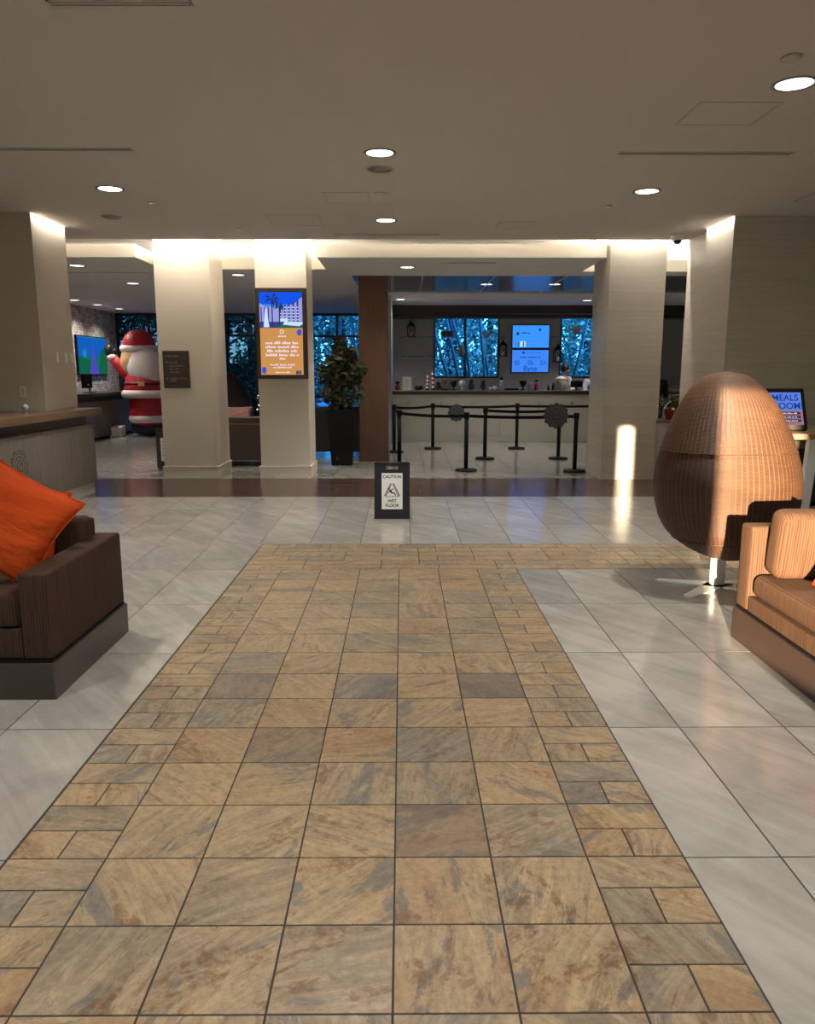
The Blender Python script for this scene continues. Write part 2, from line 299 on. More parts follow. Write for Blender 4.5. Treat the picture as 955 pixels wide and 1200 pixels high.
# ------------------------------------------------------------------ mesh helpers
class MB:
    """collects shapes into one mesh"""
    def __init__(s): s.bm = bmesh.new(); s.uv = s.bm.loops.layers.uv.new('UVMap')
    def _take(s, t, mi=0, mat=None, smooth=False):
        if mat is not None: bmesh.ops.transform(t, matrix=mat, verts=t.verts)
        bmesh.ops.recalc_face_normals(t, faces=t.faces)
        tu = t.loops.layers.uv.active
        vm = {}
        for v in t.verts: vm[v] = s.bm.verts.new(v.co)
        for f in t.faces:
            try: nf = s.bm.faces.new([vm[v] for v in f.verts])
            except ValueError: continue
            nf.material_index = mi; nf.smooth = smooth or f.smooth
            if tu is not None:
                for a, b in zip(nf.loops, f.loops): a[s.uv].uv = b[tu].uv
            else:
                n = f.normal; ax = max(range(3), key=lambda i: abs(n[i]))
                for a in nf.loops:
                    c = a.vert.co
                    a[s.uv].uv = (c.y, c.z) if ax == 0 else ((c.x, c.z) if ax == 1 else (c.x, c.y))
        t.free()
    def box(s, x0, x1, y0, y1, z0, z1, bev=0.0, seg=2, mi=0, mat=None, smooth=False):
        t = bmesh.new(); bmesh.ops.create_cube(t, size=1.0)
        for v in t.verts: v.co = Vector(((x0 + x1) / 2 + v.co.x * (x1 - x0), (y0 + y1) / 2 + v.co.y * (y1 - y0), (z0 + z1) / 2 + v.co.z * (z1 - z0)))
        if bev > 0:
            bmesh.ops.bevel(t, geom=list(t.edges), offset=bev, segments=seg, profile=0.6, affect='EDGES')
            if seg > 2:
                for f in t.faces: f.smooth = True
        s._take(t, mi, mat, smooth); return s
    def lathe(s, prof, c=(0, 0, 0), seg=24, mi=0, mat=None, smooth=True, cap=True):
        t = bmesh.new(); rings = []
        for r, z in prof:
            if r < 1e-6: rings.append([t.verts.new((c[0], c[1], c[2] + z))])
            else: rings.append([t.verts.new((c[0] + r * math.cos(2 * PI * i / seg), c[1] + r * math.sin(2 * PI * i / seg), c[2] + z)) for i in range(seg)])
        for a, b in zip(rings, rings[1:]):
            for i in range(seg):
                j = (i + 1) % seg
                if len(a) == 1 and len(b) == 1: continue
                if len(a) == 1: t.faces.new((a[0], b[j], b[i]))
                elif len(b) == 1: t.faces.new((a[i], a[j], b[0]))
                else: t.faces.new((a[i], a[j], b[j], b[i]))
        for q, e in ((rings[0], 0), (rings[-1], 1)):
            if cap and len(q) > 1: t.faces.new(q)
        for f in t.faces: f.smooth = smooth and len(f.verts) <= 4
        s._take(t, mi, mat); return s
    def cyl(s, r, z0, z1, c=(0, 0, 0), seg=20, mi=0, mat=None): return s.lathe([(r, z0), (r, z1)], c, seg, mi, mat)
    def ball(s, c, r, mi=0, sc=(1, 1, 1), seg=16):
        prof = [(r * math.sin(PI * i / (seg // 2)), -r * math.cos(PI * i / (seg // 2))) for i in range(seg // 2 + 1)]
        prof[0] = (0, -r); prof[-1] = (0, r)
        return s.lathe(prof, (0, 0, 0), seg, mi, Matrix.Translation(c) @ Matrix.Diagonal((sc[0], sc[1], sc[2], 1)))
    def tube(s, pts, r, seg=8, mi=0, caps=True):
        t = bmesh.new(); pts = [Vector(p) for p in pts]; rings = []
        rad = r if isinstance(r, (list, tuple)) else [r] * len(pts)
        up = None
        for i, p in enumerate(pts):
            d = (pts[min(i + 1, len(pts) - 1)] - pts[max(i - 1, 0)]).normalized()
            if up is None: up = Vector((0, 0, 1)) if abs(d.z) < 0.9 else Vector((1, 0, 0))
            a = d.cross(up).normalized(); b = a.cross(d).normalized(); up = b
            rings.append([t.verts.new(p + (a * math.cos(2 * PI * k / seg) + b * math.sin(2 * PI * k / seg)) * rad[i]) for k in range(seg)])
        for A, B in zip(rings, rings[1:]):
            for k in range(seg): t.faces.new((A[k], A[(k + 1) % seg], B[(k + 1) % seg], B[k])).smooth = True
        if caps: t.faces.new(rings[0]); t.faces.new(rings[-1])
        s._take(t, mi); return s
    def prism(s, poly, d0, d1, axis='y', mi=0, mat=None, bev=0.0):
        t = bmesh.new()
        def P(a, b, d): return {'y': (a, d, b), 'x': (d, a, b), 'z': (a, b, d)}[axis]
        A = [t.verts.new(P(a, b, d0)) for a, b in poly]; B = [t.verts.new(P(a, b, d1)) for a, b in poly]
        t.faces.new(A); t.faces.new(B)
        n = len(poly)
        for i in range(n): t.faces.new((A[i], A[(i + 1) % n], B[(i + 1) % n], B[i]))
        if bev: bmesh.ops.bevel(t, geom=list(t.edges), offset=bev, segments=2, affect='EDGES')
        s._take(t, mi, mat); return s
    def quad(s, pts, mi=0):
        t = bmesh.new(); t.faces.new([t.verts.new(p) for p in pts]); s._take(t, mi); return s
    def build(s, name, mats, parent=None, loc=None, rot=None, solid=0.0, kind=None, label=None):
        me = bpy.data.meshes.new(name); s.bm.to_mesh(me); s.bm.free()
        for m in (mats if isinstance(mats, (list, tuple)) else [mats]): me.materials.append(m)
        o = bpy.data.objects.new(name, me); COL.objects.link(o)
        if parent is not None: o.parent = parent
        if loc is not None: o.location = loc
        if rot is not None: o.rotation_euler = rot
        if solid:
            q = o.modifiers.new('thickness', 'SOLIDIFY'); q.thickness = solid; q.offset = -1
        if kind: o['kind'] = kind
        if label: o['label'] = label
        return o

def thing(name, label, cat, loc=(0, 0, 0), rz=0.0, group=None, rot=None):
    o = bpy.data.objects.new(name, None); COL.objects.link(o); o.empty_display_size = 0.1
    o.location = loc; o.rotation_euler = rot if rot else (0, 0, rz); o['label'] = label; o['category'] = cat
    if group: o['group'] = group
    return o
def tag(o, label, cat, group=None):
    o['label'] = label; o['category'] = cat
    if group: o['group'] = group
    return o
def struct(mb, name, mat): return mb.build(name, mat, kind='structure')
def copy_tree(o, parent=None):
    c = o.copy(); COL.objects.link(c)
    if parent is not None: c.parent = parent; c.matrix_parent_inverse = o.matrix_parent_inverse.copy()
    for ch in [x for x in o.children]: copy_tree(ch, c)
    return c
def dup(o, loc, label, rz=None, group=None):
    c = copy_tree(o); c.location = loc; c['label'] = label
    if rz is not None: c.rotation_euler = (0, 0, rz)
    if group: c['group'] = group
    return c
def lettering(text, size, loc, mat, parent, rot=(PI / 2, 0, 0), name='lettering', ext=0.0006, align='CENTER', off=0.0):
    cu = bpy.data.curves.new(name, 'FONT'); cu.body = text; cu.size = size; cu.extrude = ext; cu.offset = off
    cu.align_x = align; cu.align_y = 'CENTER'; cu.materials.append(mat)
    tmp = bpy.data.objects.new(name, cu); COL.objects.link(tmp)
    me = bpy.data.meshes.new_from_object(tmp.evaluated_get(bpy.context.evaluated_depsgraph_get()))
    bpy.data.objects.remove(tmp); bpy.data.curves.remove(cu)
    o = bpy.data.objects.new(name, me); COL.objects.link(o); o.location = loc; o.rotation_euler = rot
    if parent is not None: o.parent = parent
    return o
def words_strip(mb, x0, x1, z, h, y, rng, mi=0, th=0.0006):
    """a line of small illegible print: broken strokes of word length"""
    x = x0
    while x < x1 - h * 0.6:
        w = rng.uniform(1.5, 5.0) * h; e = min(x + w, x1); p = x
        while p < e:
            q = p + h * 0.33; hh = h * rng.choice((0.55, 0.6, 0.9))
            mb.box(p, min(q, e), y - th, y, z - h * 0.35, z - h * 0.35 + hh, mi=mi); p = q + h * 0.16
        x = e + h * 0.55

# ------------------------------------------------------------------ floor
def tiles(name, mat, rects, seed, gap=0.002, z=0.0):
    rng = random.Random(seed); me = bpy.data.meshes.new(name); V = []; F = []; C = []
    for x0, x1, y0, y1 in rects:
        if x1 - x0 < 0.012 or y1 - y0 < 0.012: continue
        a, b, c, d = x0 + gap, x1 - gap, y0 + gap, y1 - gap; n = len(V); e = 0.0012
        V += [(a, c, z - 0.012), (b, c, z - 0.012), (b, d, z - 0.012), (a, d, z - 0.012),
              (a + e, c + e, z), (b - e, c + e, z), (b - e, d - e, z), (a + e, d - e, z)]
        F += [(n + 4, n + 5, n + 6, n + 7), (n, n + 1, n + 5, n + 4), (n + 1, n + 2, n + 6, n + 5), (n + 2, n + 3, n + 7, n + 6), (n + 3, n, n + 4, n + 7)]
        C += [(rng.random(), rng.random(), rng.random(), 1.0)] * 20
    me.from_pydata(V, [], F); at = me.color_attributes.new('tile', 'FLOAT_COLOR', 'CORNER')
    for i, c in enumerate(C): at.data[i].color = c
    me.materials.append(mat); o = bpy.data.objects.new(name, me); COL.objects.link(o); o['kind'] = 'structure'; return o
def clip(r, x0, x1, y0, y1):
    a, b, c, d = max(r[0], x0), min(r[1], x1), max(r[2], y0), min(r[3], y1)
    return (a, b, c, d) if b > a and d > c else None
XL, XR, YB, YF = -7.7, 7.6, -3.2, 21.0
PX0, PX1 = -1.235, 0.885           # stone path
BY0, BY1 = 5.779, 6.668            # stone cross band
W0, W1 = 9.31, 10.97               # timber strip
ROW = 0.8985
grey = []
def grid(xs, y0, y1, area):
    k = math.floor((y0 - BY1) / ROW); y = BY1 + k * ROW
    while y < y1:
        for a, b in zip(xs, xs[1:]):
            r = clip((a, b, y, y + ROW), *area)
            if r: grey.append(r)
        y += ROW
gx = lambda s: [s + 0.45 * k for k in range(-22, 24)]
grid(gx(-1.69), YB, BY1, (XL, PX0, YB, BY1))
grid(gx(1.19), YB, BY0, (PX1, XR, YB, BY0))
grid(gx(0.527), BY1, W0, (XL, XR, BY1, W0))
grid(gx(0.35), W1, YF, (XL, XR, W1, YF))
struct(MB().box(XL, XR, YB, YF, -0.10, -0.002), 'floor', M['grout'])
tiles('floor_grey_tiles', M['grey'], grey, 3)
st = []
CX = [-0.930 + 0.302 * k for k in range(6)]
RY = [1.583 + 0.2997 * k for k in range(-6, 15)]
for c, d in zip(RY, RY[1:]):
    for a, b in zip(CX, CX[1:]): st.append((a, b, c, d))
    m = (c + d) / 2
    for a, b in ((PX0, CX[0]), (CX[-1], PX1)):
        h = (a + b) / 2; st += [(a, b, m, d), (a, h, c, m), (h, b, c, m)]
st.append((PX0, PX1, YB, RY[0]))
rg = random.Random(11)
for k in range(6):
    y0 = BY0 + (BY1 - BY0) / 6 * k; x = PX0
    while x < XR:
        w = rg.choice((0.152, 0.305, 0.305, 0.457, 0.61)); st.append((x, min(x + w, XR), y0, y0 + (BY1 - BY0) / 6)); x += w
tiles('floor_stone_path', M['stone'], st, 8)
pk = []
for k in range(9):
    y0 = W0 + (W1 - W0) / 9 * k; x = XL - rg.random()
    while x < XR:
        w = rg.uniform(0.9, 1.5); r = clip((x, x + w, y0, y0 + (W1 - W0) / 9), XL, XR, W0, W1)
        if r: pk.append(r)
        x += w
tiles('floor_timber_strip', M['plank'], pk, 5, gap=0.0012)

# ------------------------------------------------------------------ ceilings and walls
ZC, ZL, ZU = 3.24, 3.05, 3.58
EDGE = 10.70
struct(MB().box(-7.6, 7.6, -3.2, EDGE, ZC, 7.5), 'ceiling', M['ceil'])   # solid: unseen storeys above, added to keep the sun off the trees
struct(MB().box(-7.9, 7.7, EDGE - 0.02, 13.4, ZU, ZU + 0.1), 'ceiling_cove', M['white'])
low = MB()
low.box(-7.6, -3.65, 10.98, 13.0, ZL, ZL + 0.17)
low.box(-3.65, -1.15, 12.22, 13.0, ZL, ZL + 0.17)
low.box(-1.15, 2.80, 10.98, 13.0, ZL, ZL + 0.17)
low.box(2.80, 7.6, 12.45, 13.0, ZL, ZL + 0.17)
low.box(-7.6, -0.82, 13.0, 21.2, ZL, ZL + 0.17)
low.box(-0.82, 7.6, 15.9, 21.2, ZL, ZL + 0.17)
low.box(-7.6, 7.6, 13.0, 13.1, ZL + 0.17, ZU)
struct(low, 'ceiling_rear', [M['ceil_rear']])
tr = MB().box(-0.82, 7.6, 13.0, 15.9, ZL + 0.03, ZL + 0.17)
struct(tr, 'ceiling_bar', M['tray'])
fs = MB()
for x0, x1, y in ((-7.6, -3.65, 10.98), (-3.65, -1.15, 12.22), (-1.15, 2.80, 10.98), (2.80, 7.6, 12.45)): fs.box(x0, x1, y - 0.012, y, ZL, ZL + 0.175)
for x, y0, y1, s in ((-3.65, 10.98, 12.22, 1), (-1.15, 10.98, 12.22, -1), (2.80, 10.98, 12.45, 1)): fs.box(min(x, x + 0.012 * s), max(x, x + 0.012 * s), y0 - 0.012, y1, ZL, ZL + 0.175)
struct(fs, 'trim_1', M['white'])
sm = MB()
for x in (0.35, 1.55, 2.75, 3.95): sm.box(x - 0.012, x + 0.012, 13.0, 15.9, ZL + 0.022, ZL + 0.031)
struct(sm, 'trim_2', M['silver'])

def wallbox(name, mat, *b): return struct(MB().box(*b), name, mat)
wb = MB(); H0 = 2.37
for x0, x1, z0, z1 in ((-7.6, -1.12, 0, ZC), (-0.91, -0.38, 0, ZC), (0.62, 7.6, 0, ZC), (-1.12, -0.91, H0, ZC), (-0.38, 0.62, H0, ZC), (-1.12, -0.91, 0, 1.30), (-0.38, 0.62, 0, 0.80)):
    wb.box(x0, x1, -3.2, -3.0, z0, z1)
struct(wb, 'wall_back', M['wall'])  # unseen wall, its openings cut to shape the sun patches indoors
wallbox('wall_left', M['wall'], -7.8, -7.6, -3.2, 15.0, 0, ZU)
wallbox('wall_left_stone', M['ledge'], -7.8, -7.6, 15.0, 21.2, 0, ZL)
wallbox('wall_right', M['wall'], 7.5, 7.7, -3.2, 19.2, 0, ZU)
wallbox('wall_left_front', M['wall'], -7.6, -4.10, 8.95, 9.83, 0, ZC)
wallbox('wall_right_front', M['travertine'], 3.76, 7.5, 9.10, 9.90, 0, ZC)
wallbox('wall_right_rear', M['travertine'], 3.84, 7.5, 10.0, 10.72, 0, ZC)
# low wall with a timber ledge between right-hand pillar and wall
struct(MB().box(3.58, 4.6, 10.82, 11.3, 0, 0.80), 'wall_low', M['offwhite'])
wl = MB().box(3.57, 4.6, 10.80, 11.32, 0.80, 0.84, 0.004); struct(wl, 'trim_3', M['desktop'])

def pillar(x0, x1, y0, y1, mat, base=True):
    p = struct(MB().box(x0, x1, y0, y1, 0, ZU), 'pillar', mat)
    if base:
        b = MB().box(x0 - 0.018, x1 + 0.018, y0 - 0.018, y1 + 0.018, 0, 0.15, 0.004)
        b.box(x0 - 0.024, x1 + 0.024, y0 - 0.024, y1 + 0.024, 0.15, 0.165, 0.003)
        o = b.build('baseboard', mat, p); o['kind'] = 'structure'
    return p
pillar(-3.43, -2.665, 11.07, 11.88, M['plaster'])
pillar(-2.04, -1.33, 11.09, 11.82, M['plaster'])
pillar(2.825, 3.59, 10.82, 11.70, M['travertine'], False)
wc = struct(MB().box(-0.72, -0.235, 13.1, 13.6, 0, ZL + 0.02), 'pillar_walnut', M['column'])
o = MB().box(-0.735, -0.22, 13.085, 13.615, 0, 0.14, 0.003).build('baseboard', M['column'], wc); o['kind'] = 'structure'
# cove strip lights sitting on top of the lower ceiling
for nm, x, y, sx, sy, d, pw in (('cove_strip_left', -5.6, 11.12, 3.8, 0.05, (0, -0.35, 1), 130), ('cove_strip_pillars', -2.4, 12.36, 2.4, 0.05, (0, -0.6, 1), 130),
                                ('cove_strip_middle', 0.82, 11.12, 3.8, 0.05, (0, -0.35, 1), 130), ('cove_strip_right', 5.0, 12.6, 4.2, 0.05, (0, -0.6, 1), 140)):
    cove(nm, (x, y, ZL + 0.20), d, sx, sy, pw)
cove('cove_strip_side', (-3.78, 11.6, ZL + 0.20), (0.6, 0, 1), 1.2, 0.05, 34, (0, 1, 0))
cove('cove_strip_side', (-1.02, 11.6, ZL + 0.20), (-0.6, 0, 1), 1.2, 0.05, 34, (0, 1, 0))
cove('cove_strip_side', (2.68, 11.7, ZL + 0.20), (0.6, 0, 1), 1.2, 0.05, 34, (0, 1, 0))
for nm, x, y, w_ in (('pillar_wash', -3.05, 10.80, 0.8), ('pillar_wash', -1.68, 10.80, 0.75), ('pillar_wash', 3.2, 10.785, 0.8)):
    cove(nm, (x, y - 0.03, ZC + 0.25), (0, 0.30, -1), w_, 0.03, 14 if x < 3 else 26)
cove('wall_slot_left', (-4.05, 9.4, ZC - 0.01), (-0.5, 0, -1), 0.85, 0.03, 4.0, (0, 1, 0))
cove('wall_slot_right', (3.71, 9.5, ZC - 0.01), (0.5, 0, -1), 0.8, 0.03, 4.0, (0, 1, 0))

# rear window wall
def window(name, x0, x1, z0, z1, y, vs, hs, pane, fr=0.07, dep=0.09):
    f = MB()
    f.box(x0, x0 + fr, y, y + dep, z0, z1); f.box(x1 - fr, x1, y, y + dep, z0, z1)
    f.box(x0, x1, y, y + dep, z0, z0 + fr); f.box(x0, x1, y, y + dep, z1 - fr, z1)
    for v in vs: f.box(v - 0.03, v + 0.03, y, y + dep, z0, z1)
    for h in hs: f.box(x0, x1, y + 0.004, y + dep - 0.004, h - 0.03, h + 0.03)
    w = struct(f, name, M['frame'])
    p = MB().box(x0 + 0.02, x1 - 0.02, y + 0.035, y + 0.043, z0 + 0.02, z1 - 0.02).build('pane', pane, w); p['kind'] = 'structure'
    return w
window('window_1', -7.6, -2.98, 0.0, ZL, 21.0, (-6.74, -5.4, -3.9), (2.47, 0.85), M['tint_dark'])
window('window_2', -2.98, -0.30, 0.0, ZL, 21.0, (-1.73,), (2.45, 0.85), M['tint'])
struct(MB().box(-0.30, -0.22, 16.2, 21.2, 0, ZL), 'wall_bar_side', M['barwall'])
bw = MB(); BYK = 19.2
for x0, x1, z0, z1 in ((-0.22, 0.77, 0, ZL), (2.39, 3.86, 0, ZL), (5.6, 7.5, 0, ZL), (0.77, 2.39, 0, 1.36), (0.77, 2.39, 2.86, ZL), (3.86, 5.6, 0, 1.36), (3.86, 5.6, 2.86, ZL)):
    bw.box(x0, x1, BYK, BYK + 0.2, z0, z1)
struct(bw, 'wall_bar', M['barwall'])
window('window_3', 0.77, 2.39, 1.36, 2.86, BYK + 0.02, (1.545,), (), M['tint'], 0.045)
window('window_4', 3.86, 5.6, 1.36, 2.86, BYK + 0.02, (4.75,), (), M['tint'], 0.045)
struct(MB().box(-0.22, 7.5, 18.55, 18.85, 2.86, ZL, 0.004), 'beam', M['darkwood'])
struct(MB().box(-0.22, 7.5, 18.85, BYK, 2.78, 2.86), 'trim_4', M['darkwood'])

# ------------------------------------------------------------------ outside: trees behind the rear windows
struct(MB().box(-40, 40, 21.3, 90, -0.3, -0.05), 'ground', M['earth'])
def leaf_cloud(n, rx, ry, rz, size, seed, c=(0, 0, 0)):
    rng = random.Random(seed); V = []; F = []
    for i in range(n):
        while True:
            p = Vector((rng.uniform(-1, 1), rng.uniform(-1, 1), rng.uniform(-1, 1)))
            if 0.25 < p.length < 1: break
        p = Vector((c[0] + p.x * rx, c[1] + p.y * ry, c[2] + p.z * rz))
        a = Vector((rng.gauss(0, 1), rng.gauss(0, 1), rng.gauss(0, 0.6))).normalized()
        b = a.cross(Vector((rng.gauss(0, 1), rng.gauss(0, 1), rng.gauss(0, 1)))).normalized()
        s = size * rng.uniform(0.6, 1.3); k = len(V)
        V += [p - a * s, p + b * s * 0.42, p + a * s, p - b * s * 0.42]; F.append((k, k + 1, k + 2, k + 3))
    return V, F
def mesh_obj(name, V, F, mat, parent=None):
    me = bpy.data.meshes.new(name); me.from_pydata([tuple(v) for v in V], [], F); me.materials.append(mat)
    o = bpy.data.objects.new(name, me); COL.objects.link(o)
    if parent is not None: o.parent = parent
    return o
def tree(seed, leaf, h):
    t = thing('broadleaf_tree', 'tall leafy tree standing outside the rear windows', 'tree', group='trees outside the rear windows')
    MB().tube([(0, 0, 0), (0.1, 0.05, h * 0.3), (-0.05, 0, h * 0.6), (0.1, 0, h * 0.9)], [0.19, 0.16, 0.12, 0.05], 10).build('trunk', M['bark'], t)
    V, F = [], []; rng = random.Random(seed)
    for k in range(9):
        q = rng.uniform(0.12, 1.0); a = rng.uniform(0, 2 * PI)
        v, f = leaf_cloud(520, 1.0, 0.9, h * 0.16, 0.13, seed * 31 + k, (math.cos(a) * 0.75, math.sin(a) * 0.7, h * q))
        n = len(V); V += v; F += [tuple(i + n for i in g) for g in f]
    mesh_obj('foliage', V, F, leaf, t); return t
protos = [tree(2, M['leaf'], 7.0), tree(5, M['leaf_dark'], 6.5), tree(9, M['leaf'], 8.0)]
rg = random.Random(4); first = [True, True, True]
for i, (x, y) in enumerate([(-12.4, 24.4), (-8.9, 24.2), (-5.4, 24.3), (-1.9, 25.0), (1.6, 26.6), (5.1, 25.4), (8.6, 25.4), (-10.6, 28.2), (-7.1, 28.3), (-3.6, 28.4), (-0.1, 29.4), (3.4, 30.0), (6.9, 29.0), (10.4, 29), (-9, 33), (-5, 33), (-1.4, 33.5), (2.2, 34), (5.8, 33.5), (9.4, 33), (13, 31), (-3.6, 31.2), (-0.2, 32), (-2.0, 36), (-7, 36), (1.5, 37), (4.6, 36.5), (8, 37), (-12.5, 31), (-11, 36), (-15, 29), (-16, 34), (-3.1, 25.9), (-1.0, 23.6)]):
    k = (1 if x < -3.4 and y < 30 else (0 if i % 2 else 2))
    if first[k]: t = protos[k]; first[k] = False
    else: t = copy_tree(protos[k])
    t.location = (x, y, -0.05); t.rotation_euler = (0, 0, rg.uniform(0, 6.28))
bam = None
for i, (x, lean) in enumerate([(1.75, 0.30), (1.95, 0.22), (2.15, 0.12), (2.35, 0.28), (2.6, 0.10), (2.85, 0.18), (4.9, -0.2), (0.5, 0.15), (-1.2, 0.1), (-2.1, -0.08)]):
    if bam is None:
        bam = t = thing('bamboo_culm', 'dark leaning bamboo stem outside the rear windows', 'bamboo', group='bamboo stems outside the windows')
        m = MB(); z = 0
        m.tube([(0, 0, 0), (0, 0, 6.5)], [0.05, 0.035], 10)
        for q in range(1, 16): m.cyl(0.056, q * 0.4 - 0.012, q * 0.4 + 0.012, seg=10)
        m.build('stem', M['bamboo'], t)
    else: t = copy_tree(bam)
    t.location = (x, 22.4 + 0.18 * i, -0.05); t.rotation_euler = (0.03 * (i % 3), -lean, i)
    t.rotation_euler = (0.0, -lean, 0.0)

# ------------------------------------------------------------------ ceiling fixtures
def downlight(name_label, x, y, z, r, lens, power, color=(1.0, 0.92, 0.82), angle=98):
    t = thing('downlight', name_label, 'ceiling light', (x, y, z), group='recessed downlights')
    rr = MB().lathe([(r, 0.0), (r + 0.025, -0.001), (r + 0.027, -0.006), (r + 0.012, -0.009), (r, -0.004)], seg=36, cap=False).build('trim_ring', M['trimgrey'], t)
    MB().lathe([(0, -0.003), (r * 0.6, -0.003), (r, -0.003)], seg=36).build('lens', lens, t)
    d = bpy.data.lights.new('downlight_lamp', 'SPOT'); d.energy = power; d.color = color; d.spot_size = math.radians(angle); d.spot_blend = 0.85; d.shadow_soft_size = r * 0.8
    o = bpy.data.objects.new('lamp_light', d); COL.objects.link(o); o.location = (0, 0, -0.03); o.parent = t
    return t
MAIN = [(2.405, 5.078, 'largest round ceiling downlight, near the right edge of the ceiling'), (-0.176, 6.60, 'round ceiling downlight above the middle of the hall, beside the round speaker'),
        (-2.804, 7.843, 'round ceiling downlight on the left, above the reception desk aisle'), (2.391, 7.912, 'round ceiling downlight between the right slot vent and the wet floor sign side pillar'),
        (-0.186, 9.38, 'small round ceiling downlight in front of the centre slot vent at ceiling edge')]
d0 = downlight(MAIN[0][2], MAIN[0][0], MAIN[0][1], ZC, 0.108, M['lens'], 290)
for x, y, lb in MAIN[1:]: dup(d0, (x, y, ZC), lb)
for x, y, lb in ((-2.8, 4.9, 'added fill downlight above the dark armchair, left of the picture'), (-0.18, 3.4, 'added fill downlight over the stone path, above the top edge of the picture'),
                 (2.4, 2.2, 'added fill downlight over the tan sofa end, outside the picture'), (-2.8, 1.9, 'added fill downlight left of the viewpoint, outside the picture'), (-0.18, 0.4, 'added fill downlight straight above the viewpoint')):
    dup(d0, (x, y, ZC), lb)  # unseen fixtures added to brighten the front floor
REAR = [(-4.78, 11.80, 'nearest rear lobby downlight, left, just past the front cove'), (-4.75, 14.1, 'rear lobby downlight left of the first pillar, above the inflatable figure'),
        (-7.12, 17.3, 'rear lobby downlight by the stacked stone wall, leftmost of three'), (-7.07, 18.46, 'rear lobby downlight by the stacked stone wall, middle of three'),
        (-6.98, 19.6, 'rear lobby downlight by the stacked stone wall, nearest the window'), (-2.64, 12.89, 'downlight seen in the gap between the two cream pillars'),
        (0.08, 11.95, 'downlight in the low soffit right of the walnut column'), (-0.03, 17.1, 'downlight in the soffit above the left end of the bar'),
        (1.54, 14.47, 'downlight in the glossy blue ceiling, left of two'), (2.78, 14.46, 'downlight in the glossy blue ceiling, right of two'), (4.05, 17.3, 'downlight in the soffit above the right end of the bar')]
r0 = None
for x, y, lb in REAR:
    z = ZL + (0.03 if 13 < y < 15.9 and x > -0.8 else 0)
    if r0 is None: r0 = downlight(lb, x, y, z, 0.10, M['lens_rear'], 125, angle=125)
    else: dup(r0, (x, y, z), lb)
# wall washers over the stacked stone wall are the three lights beside it

def slot_vent(label, x0, x1, y, z=ZC, w=0.042):
    t = thing('slot_vent', label, 'air vent', ((x0 + x1) / 2, y, z), group='linear slot vents'); h = (x1 - x0) / 2
    m = MB().box(-h, h, -w, -w + 0.012, -0.006, 0.0).box(-h, h, w - 0.012, w, -0.006, 0).box(-h, h, -0.006, 0.006, -0.006, 0)
    m.box(-h, -h + 0.012, -w, w, -0.006, 0).box(h - 0.012, h, -w, w, -0.006, 0); m.build('frame', M['ceil'], t)
    MB().box(-h + 0.01, h - 0.01, -w + 0.01, w - 0.01, -0.003, -0.0005).build('slot', M['black'], t)
slot_vent('long slot vent across the ceiling at the left edge', -4.3, -2.13, 6.51)
slot_vent('long slot vent in the ceiling above the wicker chair side', 1.747, 3.153, 6.593)
slot_vent('slot vent near the ceiling edge above the middle soffit', -0.88, 0.484, 10.30, w=0.045)
slot_vent('slot vent cut off by the top edge of the picture', -1.69, -1.0, 4.06, w=0.03)
slot_vent('slot vent in the rear lobby ceiling above the inflatable figure', -5.6, -3.9, 12.6, ZL, 0.04)
slot_vent('short slot vent in the low middle soffit', 0.55, 1.35, 11.5, ZL, 0.035)
slot_vent('slot vent in the soffit over the bar counter', 0.9, 2.6, 17.2, ZL, 0.04)
def speaker(label, x, y):
    t = thing('ceiling_speaker', label, 'speaker', (x, y, ZC), group='round ceiling speakers')
    MB().lathe([(0.105, 0), (0.12, -0.002), (0.12, -0.006), (0.105, -0.008)], seg=32, cap=False).build('rim', M['ceil'], t)
    MB().lathe([(0, -0.006), (0.105, -0.005)], seg=32).build('grille', plain('speaker_grille', (0.42, 0.37, 0.32), 0.8), t)
speaker('flat round ceiling speaker behind the centre downlight', -0.19, 7.10)
speaker('flat round ceiling speaker near the left wall corner', -3.29, 9.20)
def sprinkler(label, x, y, r, cat='sprinkler'):
    t = thing('sprinkler_cover', label, cat, (x, y, ZC), group='small round ceiling covers')
    MB().lathe([(r * 0.8, 0), (r * 0.8, -0.006), (r, -0.006), (r, -0.012), (0, -0.016)], seg=28).build('cover', M['whiteplastic'] if r < 0.05 else M['ceil'], t)
sprinkler('round flush ceiling cover behind the largest downlight', 2.18, 4.67, 0.055)
sprinkler('small ceiling sprinkler cap right of the left downlight', -2.60, 8.44, 0.04)
sprinkler('small ceiling sprinkler cap left of the right rear downlight', 2.19, 8.57, 0.04)
sprinkler('small ceiling sprinkler cap near the cream pillars', -2.0, 9.93, 0.04)
def hatch(label, x0, x1, y0, y1):
    t = thing('access_panel', label, 'ceiling hatch', ((x0 + x1) / 2, (y0 + y1) / 2, ZC), group='ceiling access panels'); a, b = (x1 - x0) / 2, (y1 - y0) / 2
    f = MB().box(-a, a, -b, -b + 0.014, -0.004, 0).box(-a, a, b - 0.014, b, -0.004, 0).box(-a, -a + 0.014, -b, b, -0.004, 0).box(a - 0.014, a, -b, b, -0.004, 0)
    f.build('frame', plain('hatch_frame', (0.49, 0.46, 0.43), 0.8), t)
    MB().box(-a + 0.014, a - 0.014, -b + 0.014, b - 0.014, -0.002, 0).build('panel', M['ceil'], t)
hatch('square ceiling access panel before the right slot vent', 1.95, 2.50, 5.40, 5.88)
hatch('square ceiling access panel just past the centre speaker', -0.775, -0.325, 7.98, 8.47)
hatch('square ceiling access panel in front of the digital display pillar', -1.545, -0.93, 9.05, 9.73)
hatch('square ceiling access panel right of the centre slot vent', 1.14, 1.575, 9.45, 9.91)
hatch('ceiling access panel cut by the right edge near the stone wall', 4.05, 4.6, 7.97, 8.36)
